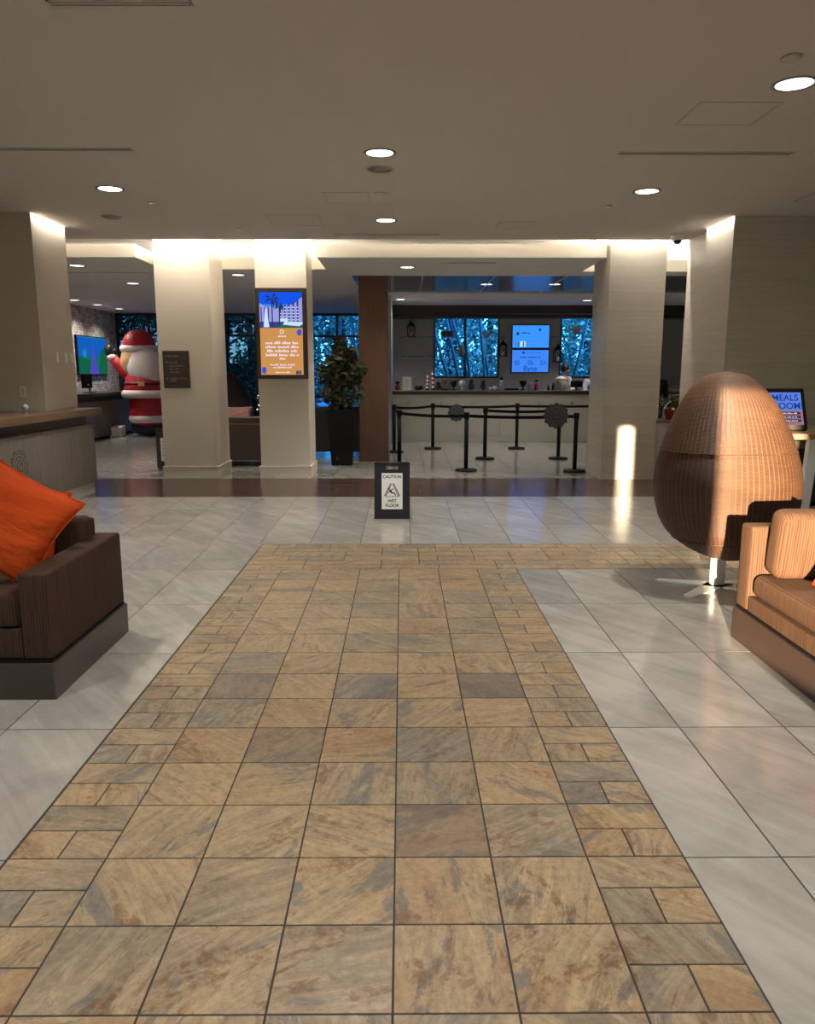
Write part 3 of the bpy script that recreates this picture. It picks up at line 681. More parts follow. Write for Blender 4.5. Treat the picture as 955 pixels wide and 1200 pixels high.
hatch('tiny square ceiling access panel beside the panel past the speaker', -0.27, -0.14, 7.98, 8.10)
t = thing('security_camera', 'white dome security camera on the ceiling right of the limestone pillar', 'camera', (3.56, 10.36, ZC))
MB().lathe([(0.085, 0), (0.085, -0.05), (0.07, -0.062), (0.05, -0.064)], seg=24).build('housing', M['whiteplastic'], t)
MB().lathe([(0.05, -0.06), (0.045, -0.085), (0.028, -0.105), (0, -0.112)], seg=20).build('dome', M['black'], t)

# ------------------------------------------------------------------ armchairs
def pillow_mesh(w, h, th, n=18):
    m = bmesh.new(); uvl = m.loops.layers.uv.new('UVMap'); top = {}; bot = {}
    for i in range(n + 1):
        for j in range(n + 1):
            u, v = 2 * i / n - 1, 2 * j / n - 1
            pin = 1 - 0.10 * (u * u * (1 - v * v) + v * v * (1 - u * u)) - 0.02
            d = th / 2 * ((1 - u ** 4) * (1 - v ** 4)) ** 0.62 * (1 + 0.10 * math.sin(5 * u + 3 * v) + 0.06 * math.sin(11 * v - 4 * u))
            x, z = u * w / 2 * (1 - 0.10 * (1 - v * v) * abs(u) * 0.5) * pin / 0.98, v * h / 2 * pin / 0.98
            top[i, j] = m.verts.new((x, -d, z))
            bot[i, j] = top[i, j] if i in (0, n) or j in (0, n) else m.verts.new((x, d, z))
    for i in range(n):
        for j in range(n):
            for D, fl in ((top, False), (bot, True)):
                q = [D[i, j], D[i + 1, j], D[i + 1, j + 1], D[i, j + 1]]
                if fl: q.reverse()
                f = m.faces.new(q); f.smooth = True
                for l in f.loops: l[uvl].uv = (l.vert.co.x, l.vert.co.z)
    return m, [top[i, 0].co.copy() for i in range(n + 1)] + [top[n, j].co.copy() for j in range(1, n + 1)] + [top[i, n].co.copy() for i in range(n - 1, -1, -1)] + [top[0, j].co.copy() for j in range(n - 1, -1, -1)]
def pillow(label, w, h, th, loc, rot, mat, group=None):
    t = thing('throw_pillow', label, 'pillow', loc, rot=rot, group=group)
    m, edge = pillow_mesh(w, h, th); b = MB(); b.bm.free(); b.bm = m; b.build('cover', mat, t)
    MB().tube(edge, 0.005, 6).build('piping', mat, t)
    return t
def cushion(m, x0, x1, y0, y1, z0, z1, bev=0.05, puff=0.02):
    t = bmesh.new(); bmesh.ops.create_cube(t, size=1.0)
    for v in t.verts: v.co = Vector(((x0 + x1) / 2 + v.co.x * (x1 - x0), (y0 + y1) / 2 + v.co.y * (y1 - y0), (z0 + z1) / 2 + v.co.z * (z1 - z0)))
    bmesh.ops.bevel(t, geom=list(t.edges), offset=bev, segments=5, profile=0.55, affect='EDGES')
    for f in t.faces: f.smooth = True
    m._take(t); return m
def plinth_block(t, x0, x1, y0, y1, h, mat):
    MB().box(x0, x1, y0, y1, 0, h, 0.004).build('plinth', mat, t)
    MB().box(x0 + 0.012, x1 - 0.012, y0 + 0.012, y1 - 0.012, h, h + 0.012).build('shadow_gap', M['black'], t)
# left: front faces the camera, arm on the aisle side.  local origin at front right corner, +Y is the back
t = thing('armchair', 'dark brown striped boxy armchair at the left edge, with orange pillow', 'armchair', (-1.61, 3.375, 0))
Wd, Dp = 1.05, 0.965
plinth_block(t, -Wd, 0, 0, Dp, 0.175, M['plinth'])
MB().box(-0.145, -0.008, 0.02, Dp - 0.015, 0.187, 0.60, 0.018, 3).build('arm', M['fabric'], t)
MB().box(-Wd + 0.008, -Wd + 0.145, 0.02, Dp - 0.015, 0.187, 0.60, 0.018, 3).build('arm', M['fabric'], t)
MB().box(-Wd + 0.147, -0.147, 0.03, Dp - 0.15, 0.187, 0.335, 0.012, 3).build('seat_frame', M['fabric'], t)
cushion(MB(), -Wd + 0.15, -0.15, 0.02, Dp - 0.17, 0.337, 0.505, 0.045).build('seat_cushion', M['fabric'], t)
MB().box(-Wd + 0.147, -0.147, Dp - 0.15, Dp - 0.012, 0.187, 0.69, 0.02, 3).build('backrest', M['fabric'], t)
cushion(MB(), -Wd + 0.155, -0.10, Dp - 0.27, Dp - 0.151, 0.51, 0.73, 0.04).build('back_cushion', M['fabric'], t)
pillow('bright orange pillow tilted against the arm of the dark armchair', 0.50, 0.50, 0.19, (-1.895, 3.66, 0.785), (math.radians(-14), math.radians(31), math.radians(4)), M['orange'])
pillow('second orange pillow mostly hidden behind the bright orange one', 0.42, 0.42, 0.15, (-1.99, 3.96, 0.72), (math.radians(-16), math.radians(12), 0), M['orange'])
# right: front faces the aisle, far arm visible. world axes: x from aisle to the right, y along
t = thing('sofa', 'tan striped sofa on brown plinth at the right edge, lit by sun', 'sofa', (1.90, 4.235, 0))
L, Dp = 3.0, 0.98
plinth_block(t, 0, Dp, -L, 0, 0.185, M['plinth_tan'])
MB().box(0.008, Dp - 0.01, -0.150, -0.006, 0.197, 0.672, 0.022, 3).build('arm', M['fabric_tan'], t)
MB().box(0.008, Dp - 0.01, -L + 0.006, -L + 0.15, 0.197, 0.56, 0.022, 3).build('arm', M['fabric_tan'], t)
MB().box(0.012, Dp - 0.14, -L + 0.152, -0.152, 0.197, 0.285, 0.012, 3).build('seat_frame', M['fabric_tan'], t)
cushion(MB(), 0.02, Dp - 0.16, -1.5, -0.156, 0.287, 0.415, 0.05).build('seat_cushion', M['fabric_tan'], t)
cushion(MB(), 0.02, Dp - 0.16, -L + 0.156, -1.504, 0.287, 0.415, 0.05).build('seat_cushion', M['fabric_tan'], t)
MB().box(Dp - 0.138, Dp - 0.012, -L + 0.152, -0.152, 0.197, 0.66, 0.02, 3).build('backrest', M['fabric_tan'], t)
b = MB(); cushion(b, -0.40, 0.40, -0.085, 0.085, -0.185, 0.185, 0.06)
b.build('side_cushion', M['fabric_tan'], t, loc=(0.475, -0.245, 0.60), rot=(math.radians(8), 0, 0))
pillow('red orange pillow on the tan sofa at the right edge', 0.42, 0.42, 0.16, (2.34, 3.72, 0.585), (math.radians(-18), math.radians(14), math.radians(-22)), M['red_orange'])

# ------------------------------------------------------------------ egg chair
EGG = [(0.205, 2.300, 0.085), (0.215, 2.300, 0.125), (0.25, 2.295, 0.21), (0.29, 2.29, 0.285), (0.35, 2.285, 0.365), (0.41, 2.28, 0.42), (0.50, 2.273, 0.462), (0.60, 2.268, 0.483),
       (0.68, 2.266, 0.494), (0.76, 2.265, 0.497), (0.87, 2.262, 0.480), (0.97, 2.260, 0.453), (1.07, 2.258, 0.420), (1.15, 2.252, 0.388), (1.21, 2.249, 0.360), (1.28, 2.247, 0.323),
       (1.35, 2.240, 0.278), (1.41, 2.235, 0.228), (1.45, 2.230, 0.182), (1.48, 2.228, 0.135), (1.498, 2.226, 0.075), (1.505, 2.225, 0.012)]
def interp(z):
    for a, b in zip(EGG, EGG[1:]):
        if a[0] <= z <= b[0]:
            k = (z - a[0]) / (b[0] - a[0]); return a[1] + (b[1] - a[1]) * k, a[2] + (b[2] - a[2]) * k
    return EGG[-1][1:] if z > 1 else EGG[0][1:]
def egg_chair(label, loc, rz, mat):
    t = thing('egg_chair', label, 'chair', loc, rz)
    m = bmesh.new(); uvl = m.loops.layers.uv.new('UVMap'); N = 96; NZ = 56; g = []
    zs = [EGG[0][0] + (EGG[-1][0] - EGG[0][0]) * (0.5 - 0.5 * math.cos(PI * k / NZ)) for k in range(NZ + 1)]
    ox = 2.25
    for z in zs:
        cx, hw = interp(z)
        lean = 0.05 * (z - 0.8)
        g.append([m.verts.new((cx - ox + hw * math.cos(2 * PI * i / N), lean + hw * 0.86 * math.sin(2 * PI * i / N), z)) for i in range(N)])
    rimset = []
    for k in range(NZ):
        for i in range(N):
            j = (i + 1) % N; a = 2 * PI * (i + 0.5) / N; zc = (zs[k] + zs[k + 1]) / 2
            da = (a - PI / 2) / 0.86
            if (da * 1.05) ** 2 + ((zc - 0.88) / 0.50) ** 2 < 1: continue
            f = m.faces.new((g[k][i], g[k][j], g[k + 1][j], g[k + 1][i])); f.smooth = True
            for l, (ii, kk) in zip(f.loops, ((i, k), (i + 1, k), (i + 1, k + 1), (i, k + 1))): l[uvl].uv = (ii / N, (zs[kk] - 0.2) / 1.3)
    for v in [v for v in m.verts if not v.link_faces]: m.verts.remove(v)
    b = MB(); b.bm.free(); b.bm = m
    b.build('wicker_shell', mat, t, solid=0.028)
    for z in (0.975, 0.36):
        cx, hw = interp(z); r = MB(); pts = []
        for i in range(0, 65):
            a = math.radians(140 + 260 * i / 64); pts.append((cx - ox + (hw + 0.001) * math.cos(a), 0.05 * (z - 0.8) + (hw + 0.001) * 0.86 * math.sin(a), z + 0.004 * math.sin(3 * a)))
        r.tube(pts, 0.005, 6).build('seam_cord', mat, t)
    rim = MB(); pts = []
    for i in range(65):
        q = 2 * PI * i / 64; z = 0.88 + 0.50 * math.sin(q); a = PI / 2 + 0.86 / 1.05 * math.cos(q); cx, hw = interp(z)
        pts.append((cx - ox + hw * math.cos(a), 0.05 * (z - 0.8) + hw * 0.86 * math.sin(a), z))
    rim.tube(pts, 0.022, 8).build('rim', mat, t)
    cushion(MB(), -0.30, 0.30, -0.18, 0.30, 0.40, 0.50, 0.045).build('seat_cushion', M['leather_dark'], t)
    p = MB().box(-0.045, 0.045, -0.03, 0.03, 0.008, 0.225, 0.006).build('pedestal', M['whitemetal'], t)
    f = MB()
    for a, ln in ((160, 0.40), (222, 0.42), (20, 0.36), (318, 0.36)):
        R_ = Matrix.Rotation(math.radians(a), 4, 'Z')
        f.prism([(-0.02, -0.075), (ln * 0.55, -0.05), (ln, -0.028), (ln + 0.02, 0), (ln, 0.028), (ln * 0.55, 0.05), (-0.02, 0.075)], 0.0, 0.010, 'z', mat=R_)
    f.build('foot_plate', M['whitemetal'], t)
    return t
egg_chair('large honey wicker egg chair on a white foot, beside the tan sofa', (2.25, 5.30, 0), 0.0, M['wicker'])
egg_chair('dark wicker egg chair in the far lobby, between the cream pillars', (-3.62, 16.2, 0), 0.5, M['wicker_dark'])

# ------------------------------------------------------------------ reception desk
t = thing('reception_desk', 'grey wood reception desk with walnut counter and round crest, behind the dark armchair', 'desk', (-3.87, 9.70, 0))
def ell(x0, x1, y0, y1, z0, z1): return MB().prism([(x0, y0), (x1, y0), (x1, y1), (-0.215, y1), (-0.215, -0.765), (x0, -0.765)], z0, z1, 'z')
ell(-0.80, -0.03, -5.5, -0.02, 0, 0.16).build('plinth', M['offwhite'], t)
dp = MB().box(-0.06, 0.0, -5.5, 0.0, 0.15, 0.86).box(-0.215, -0.06, -0.05, 0.0, 0.15, 0.86)
dp.build('front_panel', M['deskwood'], t)
ell(-0.75, 0.004, -5.5, 0.004, 0.845, 0.868).build('edge_strip', plain('grey_edge_strip', (0.17, 0.15, 0.13), 0.4), t)
ell(-0.70, -0.07, -5.5, -0.05, 0.868, 0.985).build('recess', M['darkwood'], t)
ell(-0.85, 0.07, -5.5, 0.12, 0.985, 1.062).build('counter_top', M['desktop'], t)
def emblem(parent, R, mats, frame, letter=True, name='crest'):
    """scalloped round crest with rings and a letter G; frame maps (a, b, depth) to local coordinates"""
    n = 144; poly = [(R * (1 + 0.06 * math.cos(12 * 2 * PI * i / n)) * math.cos(2 * PI * i / n), R * (1 + 0.06 * math.cos(12 * 2 * PI * i / n)) * math.sin(2 * PI * i / n)) for i in range(n)]
    c = MB().prism(poly, 0, 0.006, 'z', mat=frame).build(name, mats[0], parent)
    r = MB()
    for k in range(24):
        a = 2 * PI * k / 24; r.cyl(R * 0.045, 0.006, 0.0085, (R * 0.84 * math.cos(a), R * 0.84 * math.sin(a), 0), 8, mat=frame)
    for ri, ro in ((0.66, 0.72), (0.44, 0.50)):
        for k in range(48):
            a, b2 = 2 * PI * k / 48, 2 * PI * (k + 1) / 48
            r.prism([(R * ri * math.cos(a), R * ri * math.sin(a)), (R * ro * math.cos(a), R * ro * math.sin(a)), (R * ro * math.cos(b2), R * ro * math.sin(b2)), (R * ri * math.cos(b2), R * ri * math.sin(b2))], 0.006, 0.0085, 'z', mat=frame)
    r.build('crest_ring', mats[1], c)
    o = lettering('G', R * 0.72, (0, 0, 0), mats[1], c, name='letter', ext=0.001)
    o.matrix_local = frame @ Matrix.Translation((0, 0, 0.0075))
    return c
fx = Matrix.Translation((0.0, -1.95, 0.568)) @ Matrix(((0, 0, 1, 0), (1, 0, 0, 0), (0, 1, 0, 0), (0, 0, 0, 1)))
emblem(t, 0.165, (plain('etched_crest_dark', (0.085, 0.072, 0.060), 0.5), plain('etched_crest_light', (0.24, 0.215, 0.18), 0.5)), fx)
t = thing('glass_bell', 'small clear glass ornament on the walnut reception counter', 'ornament', (-3.95, 8.15, 1.062))
MB().lathe([(0.028, 0), (0.03, 0.008), (0.008, 0.02), (0.012, 0.04), (0.034, 0.065), (0.03, 0.09), (0.012, 0.11), (0, 0.115)], seg=18).build('body', M['glassy'], t)
# outlet and switches on the left wall
t = thing('wall_outlet', 'single cream wall plate on the dark face of the left wall', 'outlet', (-4.348, 8.95, 1.283))
MB().box(-0.035, 0.035, -0.006, 0, -0.06, 0.06, 0.003).build('plate', M['whiteplastic'], t); MB().box(-0.016, 0.016, -0.009, -0.006, -0.034, 0.034, 0.002).build('socket', M['offwhite'], t)
sw0 = None
for y, lb in ((9.34, 'nearest of three light switches on the left wall side'), (9.58, 'middle of three light switches on the left wall side'), (9.76, 'farthest of three light switches on the left wall side')):
    if sw0 is None:
        sw0 = t = thing('light_switch', lb, 'switch', (-4.10, y, 1.68), group='light switches on the left wall')
        MB().box(0, 0.006, -0.035, 0.035, -0.06, 0.06, 0.003).build('plate', M['whiteplastic'], t); MB().box(0.006, 0.011, -0.014, 0.014, -0.03, 0.03, 0.002).build('rocker', M['paper'], t)
    else: dup(sw0, (-4.10, y, 1.68), lb)

# ------------------------------------------------------------------ signs on and by the pillars
rng = random.Random(21)
t = thing('directory_sign', 'dark bronze wall sign with small pale lines on the left cream pillar', 'sign', (-3.185, 11.07, 1.54))
MB().box(-0.185, 0.185, -0.022, 0, -0.26, 0.26, 0.004).build('plate', M['bronze'], t)
m = MB()
for z, x0, x1 in ((0.185, -0.10, 0.03), (0.10, -0.095, 0.02), (0.052, -0.095, 0.12), (0.008, -0.09, 0.06), (-0.036, -0.09, 0.04), (-0.125, -0.085, 0.15), (-0.160, -0.085, -0.005)):
    q = MB(); words_strip(q, x0, x1, z, 0.026, -0.022, rng); q.build('text_line', M['signtext'], t)
for z in (0.185, 0.10): m.prism([(-0.145, z), (-0.13, z + 0.016), (-0.115, z), (-0.125, z), (-0.125, z - 0.016), (-0.135, z - 0.016), (-0.135, z)], -0.0228, -0.022, 'y')
m.cyl(0.012, 0, 0.0008, seg=12, mat=Matrix.Translation((-0.13, -0.022, -0.125)) @ Matrix.Rotation(PI / 2, 4, 'X'))
m.build('arrows', M['signtext'], t)

E_ = {k: glow('screen_' + k, c, s) for k, (c, s) in {
    'sky': ((0.01, 0.10, 0.95), 0.9), 'sky_low': ((0.05, 0.28, 1.0), 0.9), 'block': ((0.42, 0.42, 0.95), 0.8), 'block_dark': ((0.05, 0.06, 0.30), 0.8), 'white': ((0.62, 0.82, 1.0), 0.95), 'green': ((0.03, 0.16, 0.10), 0.8),
    'palm': ((0.025, 0.045, 0.12), 0.8), 'orange': ((0.72, 0.34, 0.10), 0.85), 'text': ((1.0, 0.85, 0.95), 0.95), 'blue': ((0.05, 0.12, 0.85), 0.8), 'deep': ((0.05, 0.07, 0.28), 0.8),
    'byte': ((0.045, 0.31, 1.0), 1.0), 'byte_low': ((0.05, 0.25, 0.95), 1.0), 'byte_ink': ((0.01, 0.05, 0.25), 0.9), 'byte_pale': ((0.45, 0.70, 1.0), 1.0),
    'tv_blue': ((0.008, 0.14, 0.62), 0.8), 'tv_cyan': ((0.03, 0.30, 0.60), 0.7), 'tv_green': ((0.010, 0.16, 0.085), 0.7), 'tv_violet': ((0.11, 0.07, 0.62), 0.8), 'tv_teal': ((0.015, 0.20, 0.22), 0.7),
    'kiosk': ((0.12, 0.24, 0.85), 0.9), 'kiosk_dark': ((0.07, 0.035, 0.06), 0.8), 'kiosk_pink': ((0.45, 0.25, 0.36), 0.7)}.items()}
KEYS = list(E_); EM = [E_[k] for k in KEYS]; KI = {k: i for i, k in enumerate(KEYS)}
class Pic(MB):
    """flat picture pieces on the XZ plane, facing -Y, stacked in thin layers"""
    def __init__(s, y): super().__init__(); s.y = y; s.k = 0
    def poly(s, pts, key):
        s.k += 1; y = s.y - 0.00012 * s.k
        s.quad([(a, y, b) for a, b in pts], KI[key]); return s
    def r(s, x0, x1, z0, z1, key): return s.poly([(x0, z0), (x1, z0), (x1, z1), (x0, z1)], key)
    def disc(s, x, z, rx, rz, key, n=14): return s.poly([(x + rx * math.cos(2 * PI * i / n), z + rz * math.sin(2 * PI * i / n)) for i in range(n)], key)
t = thing('digital_display', 'tall digital display with resort photo and orange panel on the right cream pillar', 'screen', (-1.68, 11.09, 2.03))
MB().box(-0.355, 0.355, -0.09, 0, -0.62, 0.62, 0.006).build('housing', M['bronze'], t)
p = Pic(-0.091); w, h = 0.297, 0.562
p.r(-w, w, 0.08, h, 'sky'); p.r(-w, w, 0.08, 0.40, 'sky_low')
p.poly([(-w, 0.08), (w, 0.08), (w, 0.50), (0.20, 0.42), (0.06, 0.36), (-0.06, 0.34), (-0.12, 0.37), (-0.20, 0.36), (-w, 0.42)], 'block')
for q in range(5):
    x0 = -0.02 + q * 0.06; zt = 0.36 + q * 0.025
    p.r(x0, x0 + 0.026, 0.16, zt, 'block_dark')
    for zz in range(5): p.r(x0 - 0.004, x0 + 0.03, 0.185 + zz * 0.042, 0.197 + zz * 0.042, 'white')
for q in range(3): p.r(-0.28 + q * 0.05, -0.265 + q * 0.05, 0.16, 0.36, 'block_dark')
p.r(-w, w, 0.08, 0.165, 'deep'); p.poly([(0.02, 0.12), (0.25, 0.105), (w, 0.13), (w, 0.16), (0.05, 0.17)], 'white')
p.poly([(-0.06, 0.08), (w, 0.08), (w, 0.10), (0.12, 0.115), (-0.02, 0.13)], 'green')
p.poly([(-0.245, 0.09), (-0.165, 0.09), (-0.195, 0.33), (-0.212, 0.36)], 'white'); p.r(-0.02, 0.09, 0.165, 0.21, 'white')
for px_, zt in ((-0.12, 0.47), (-0.02, 0.37)):
    p.r(px_ - 0.008, px_ + 0.008, 0.10, zt, 'palm')
    for a in range(8):
        q = 2 * PI * a / 8 + 0.2; l_ = 0.11 if zt > 0.4 else 0.07
        p.poly([(px_, zt), (px_ + l_ * 0.6 * math.cos(q) - 0.02 * math.sin(q), zt + l_ * 0.6 * math.sin(q) + 0.02), (px_ + l_ * math.cos(q), zt + l_ * math.sin(q) - 0.03), (px_ + l_ * 0.5 * math.cos(q), zt + l_ * 0.5 * math.sin(q) - 0.012)], 'palm')
p.r(-w, w, -h, 0.08, 'orange')
p.disc(-0.255, -0.50, 0.035, 0.05, 'blue'); p.disc(0.25, 0.02, 0.035, 0.045, 'blue'); p.disc(0.21, -0.53, 0.02, 0.03, 'deep'); p.disc(0.25, -0.53, 0.015, 0.035, 'deep')
p.disc(0.005, 0.03, 0.028, 0.028, 'text', 20); p.disc(0.005, 0.03, 0.019, 0.019, 'orange', 20)
for z, x, hh in ((-0.035, 0.06, 0.026), (-0.125, 0.23, 0.042), (-0.180, 0.23, 0.042), (-0.235, 0.21, 0.042), (-0.290, 0.23, 0.042), (-0.340, 0.04, 0.036), (-0.425, 0.17, 0.026), (-0.462, 0.13, 0.026), (-0.53, 0.10, 0.024)):
    words_strip(p, 0.005 - x, 0.005 + x, z, hh, p.y - 0.00012 * p.k - 0.0008, rng, KI['text'], 0.0003)
p.build('screen_picture', EM, t)

t = thing('poster_easel', 'small dark framed poster stand leaning behind the left cream pillar', 'sign', (-3.58, 11.95, 0))
MB().box(-0.24, 0.20, 0, 0.03, 0.03, 0.64, 0.004).box(-0.23, -0.19, 0.03, 0.2, 0, 0.05).box(0.15, 0.19, 0.03, 0.2, 0, 0.05).build('frame', M['darkwood'], t, rot=(-0.0, 0, 0))
m = MB().box(-0.17, 0.16, -0.003, 0, 0.14, 0.50); m.build('poster', M['paper'], t)
for k in range(5):
    m = MB(); words_strip(m, -0.14, 0.13, 0.22 + k * 0.055, 0.03, -0.003, rng); m.build('text_line', M['inkgrey'], t)

# wet floor sign
t = thing('wet_floor_sign', 'charcoal folding sign with CAUTION WET FLOOR notice, on the grey tiles', 'sign', (-0.104, 7.86, 0))
for s, nm in ((1, 0), (-1, 1)):
    tilt = math.radians(9.5) * (-1 if s == 1 else 1)
    mt = Matrix.Translation((0, 0 if s == 1 else 0.215, 0)) @ Matrix.Rotation(tilt, 4, 'X')
    pm = MB(); Hh = 0.585
    pm.box(-0.185, 0.185, -0.012, 0.012, 0.0, Hh - 0.075, 0.004, mat=mt)
    pm.box(-0.185, -0.062, -0.012, 0.012, Hh - 0.075, Hh, 0.004, mat=mt).box(0.062, 0.185, -0.012, 0.012, Hh - 0.075, Hh, 0.004, mat=mt)
    pm.box(-0.185, 0.185, -0.012, 0.012, Hh - 0.032, Hh, 0.004, mat=mt)
    pn = pm.build('panel', M['wetframe'], t)
    if s == 1:
        MB().box(-0.108, 0.108, -0.0145, -0.012, 0.10, 0.475, 0.001, mat=mt).build('notice', M['paper'], pn)
        for txt, z, sz in (('CAUTION', 0.437, 0.043), ('WET', 0.185, 0.044), ('FLOOR', 0.138, 0.044)):
            o = lettering(txt, sz, (0, 0, 0), M['ink'], pn, ext=0.0004, off=0.0012); o.matrix_local = mt @ Matrix.Translation((0, -0.0148, z)) @ Matrix.Rotation(PI / 2, 4, 'X')
        tri = MB(); y0, y1 = -0.0152, -0.0145
        for a, b in (((-0.088, 0.235), (-0.018, 0.375)), ((0.088, 0.235), (0.018, 0.375))):
            sx = 1 if a[0] < 0 else -1
            tri.prism([a, (a[0] + 0.030 * sx, a[1]), (b[0] + 0.016 * sx, b[1] - 0.012), b], y0, y1, 'y', 1, mat=mt)
        tri.box(-0.065, 0.072, y0, y1, 0.228, 0.233, mat=mt)
        tri.cyl(0.010, 0, 0.0007, seg=12, mat=mt @ Matrix.Translation((-0.030, -0.0145, 0.315)) @ Matrix.Rotation(PI / 2, 4, 'X'))
        for pts in ([(-0.030, 0.300), (-0.012, 0.305), (0.004, 0.272), (-0.012, 0.266)], [(-0.012, 0.302), (0.012, 0.318), (0.016, 0.312), (-0.006, 0.292)], [(-0.026, 0.298), (-0.040, 0.272), (-0.034, 0.268), (-0.018, 0.292)],
                    [(-0.010, 0.274), (0.026, 0.276), (0.040, 0.246), (0.032, 0.242), (0.020, 0.264), (-0.008, 0.262)], [(-0.008, 0.268), (0.018, 0.262), (0.034, 0.238), (0.042, 0.242), (0.026, 0.272)]):
            tri.prism(pts, y0, y1, 'y', mat=mt)
        tri.build('pictogram', [M['ink'], M['inkgrey']], pn)
MB().tube([(-0.17, 0.108, 0.572), (0.17, 0.108, 0.572)], 0.012, 8).build('hinge', M['wetframe'], t)

# ------------------------------------------------------------------ queue posts and belts
PST = {'A': (-0.149, 14.64), 'B': (-0.044, 12.60), 'C': (0.611, 15.3), 'D': (0.988, 11.82), 'E': (1.455, 13.46), 'F': (2.281, 15.29), 'G': (2.747, 13.46), 'H': (2.645, 11.70)}
LBL = {'A': 'far black queue post beside the walnut column', 'B': 'black queue post at the left, just behind the wet floor sign', 'C': 'rear row black queue post behind the left round crest', 'D': 'front row black queue post right of the wet floor sign',
       'E': 'middle black queue post where the middle belt begins', 'F': 'rear row black queue post in front of the counter centre', 'G': 'black queue post behind the right round crest', 'H': 'front row black queue post beside the limestone pillar'}
p0 = None; HP = 0.90
for k, (x, y) in PST.items():
    if p0 is None:
        p0 = t = thing('queue_post', LBL[k], 'queue post', (x, y, 0), group='black queue posts')
        MB().lathe([(0, 0), (0.165, 0), (0.17, 0.006), (0.17, 0.022), (0.15, 0.032), (0.045, 0.040), (0.0, 0.040)], seg=32).build('base', M['black'], t)
        MB().cyl(0.032, 0.035, 0.82, seg=20).build('post', M['black'], t)
        MB().lathe([(0.032, 0.80), (0.044, 0.805), (0.046, 0.885), (0.038, 0.90), (0, 0.902)], seg=20).build('belt_cassette', M['black'], t)
    else: dup(p0, (x, y, 0), LBL[k])
def belt(label, pts, sag=0.02):
    pl = []
    for (a, b) in zip(pts, pts[1:]):
        n = 10
        for i in range(n + (1 if b is pts[-1] else 0)):
            k = i / n; pl.append((a[0] + (b[0] - a[0]) * k, a[1] + (b[1] - a[1]) * k, 0.845 - 4 * sag * k * (1 - k)))
    m = MB()
    for p, q in zip(pl, pl[1:]):
        d = Vector((q[0] - p[0], q[1] - p[1], 0)).normalized(); n = Vector((-d.y, d.x, 0)) * 0.0015
        m.bm.faces  # strip with thickness
        A = [Vector(p) + n + Vector((0, 0, 0.024)), Vector(q) + n + Vector((0, 0, 0.024)), Vector(q) + n - Vector((0, 0, 0.024)), Vector(p) + n - Vector((0, 0, 0.024))]
        B = [v - n * 2 for v in A]
        for f in (A, B[::-1], [A[0], B[0], B[1], A[1]], [A[3], A[2], B[2], B[3]]): m.quad(f)
    o = m.build('queue_belt', M['belt']); tag(o, label, 'queue belt', 'queue belts'); return o
def sh(a, b, r=0.047):
    A, B = Vector(PST[a]), Vector(PST[b]); d = (B - A).normalized() * r; return (A + d, B - d)
belt('black belt from the far column post to the first rear post', sh('A', 'C')); belt('black belt between the two rear row posts', sh('C', 'F'))
belt('black belt joining the two left end posts', sh('A', 'B')); belt('black belt on the front row, left span', sh('B', 'D')); belt('black belt on the front row, right span behind the right crest', sh('D', 'H'))
belt('black belt on the middle row', sh('E', 'G'))
a = Vector(PST['F']); belt('black belt running right from the last rear post to the counter end', [a + Vector((0.047, 0)), Vector((4.3, 15.4))], 0.01)
tg = thing('queue_post', 'rear black queue post hidden past the limestone pillar', 'queue post', (4.35, 15.4, 0), group='black queue posts')
for ch in p0.children: copy_tree(ch, tg)
CR = (plain('crest_plate_charcoal', (0.040, 0.040, 0.046), 0.55), plain('crest_ring_grey', (0.11, 0.11, 0.12), 0.5))
FYM = Matrix(((1, 0, 0, 0), (0, 0, -1, 0), (0, 1, 0, 0), (0, 0, 0, 1)))
for lb, x, y, z, R in (('charcoal scalloped round crest hanging on the rear queue belt', 1.075, 15.273, 0.715, 0.165), ('larger charcoal scalloped round crest on the front queue belt near the pillar', 2.335, 11.698, 0.855, 0.185)):
    t = thing('belt_crest', lb, 'sign', (x, y, z), group='crests on queue belts')
    emblem(t, R, CR, Matrix.Translation((0, 0.0, 0)) @ FYM, name='plate')
    MB().box(-0.05, 0.05, 0.002, 0.022, 0.845 - z - 0.06, 0.845 - z + 0.03).build('clip', M['black'], t)

# ------------------------------------------------------------------ bar counter and what stands on it
t = thing('bar_counter', 'long off white panelled bar counter with dark top', 'counter', (0, 16.95, 0))
m = MB()
for a, b in ((-0.22, 2.15), (2.156, 4.53), (4.536, 6.6)): m.box(max(a, -0.21), b, 0, 0.05, 0.12, 1.03)
m.build('front_panel', M['offwhite'], t)
MB().box(-0.21, 6.6, 0.05, 0.7, 0, 1.03).box(-0.21, 6.6, 0.0, 0.05, 0, 0.115).build('carcass', M['offwhite'], t)
MB().box(-0.21, 6.62, -0.06, 0.78, 1.03, 1.095, 0.004).build('counter_edge', M['darkwood'], t)
MB().box(-0.21, 6.62, -0.055, 0.78, 1.095, 1.118, 0.004).build('counter_top', plain('grey_stone_top', (0.22, 0.21, 0.21), 0.2), t)
for x in (0.129, 0.85, 1.572, 2.276, 2.999, 3.723, 4.44, 5.16): MB().lathe([(0, -0.006), (0.024, -0.006), (0.028, 0.0)], seg=16, mat=Matrix.Translation((x, 0, 0.835)) @ Matrix.Rotation(-PI / 2, 4, 'X') @ Matrix.Diagonal((1, 1, -1, 1))).build('knob', M['black'], t)
ZT = 1.118; YI = 17.15
def item(name, label, cat, x, parts, y=YI, z=ZT, group=None, rz=0.0):
    t = thing(name, label, cat, (x, y, z), rz, group)
    for pn, mb, mt in parts: mb.build(pn, mt, t)
    return t
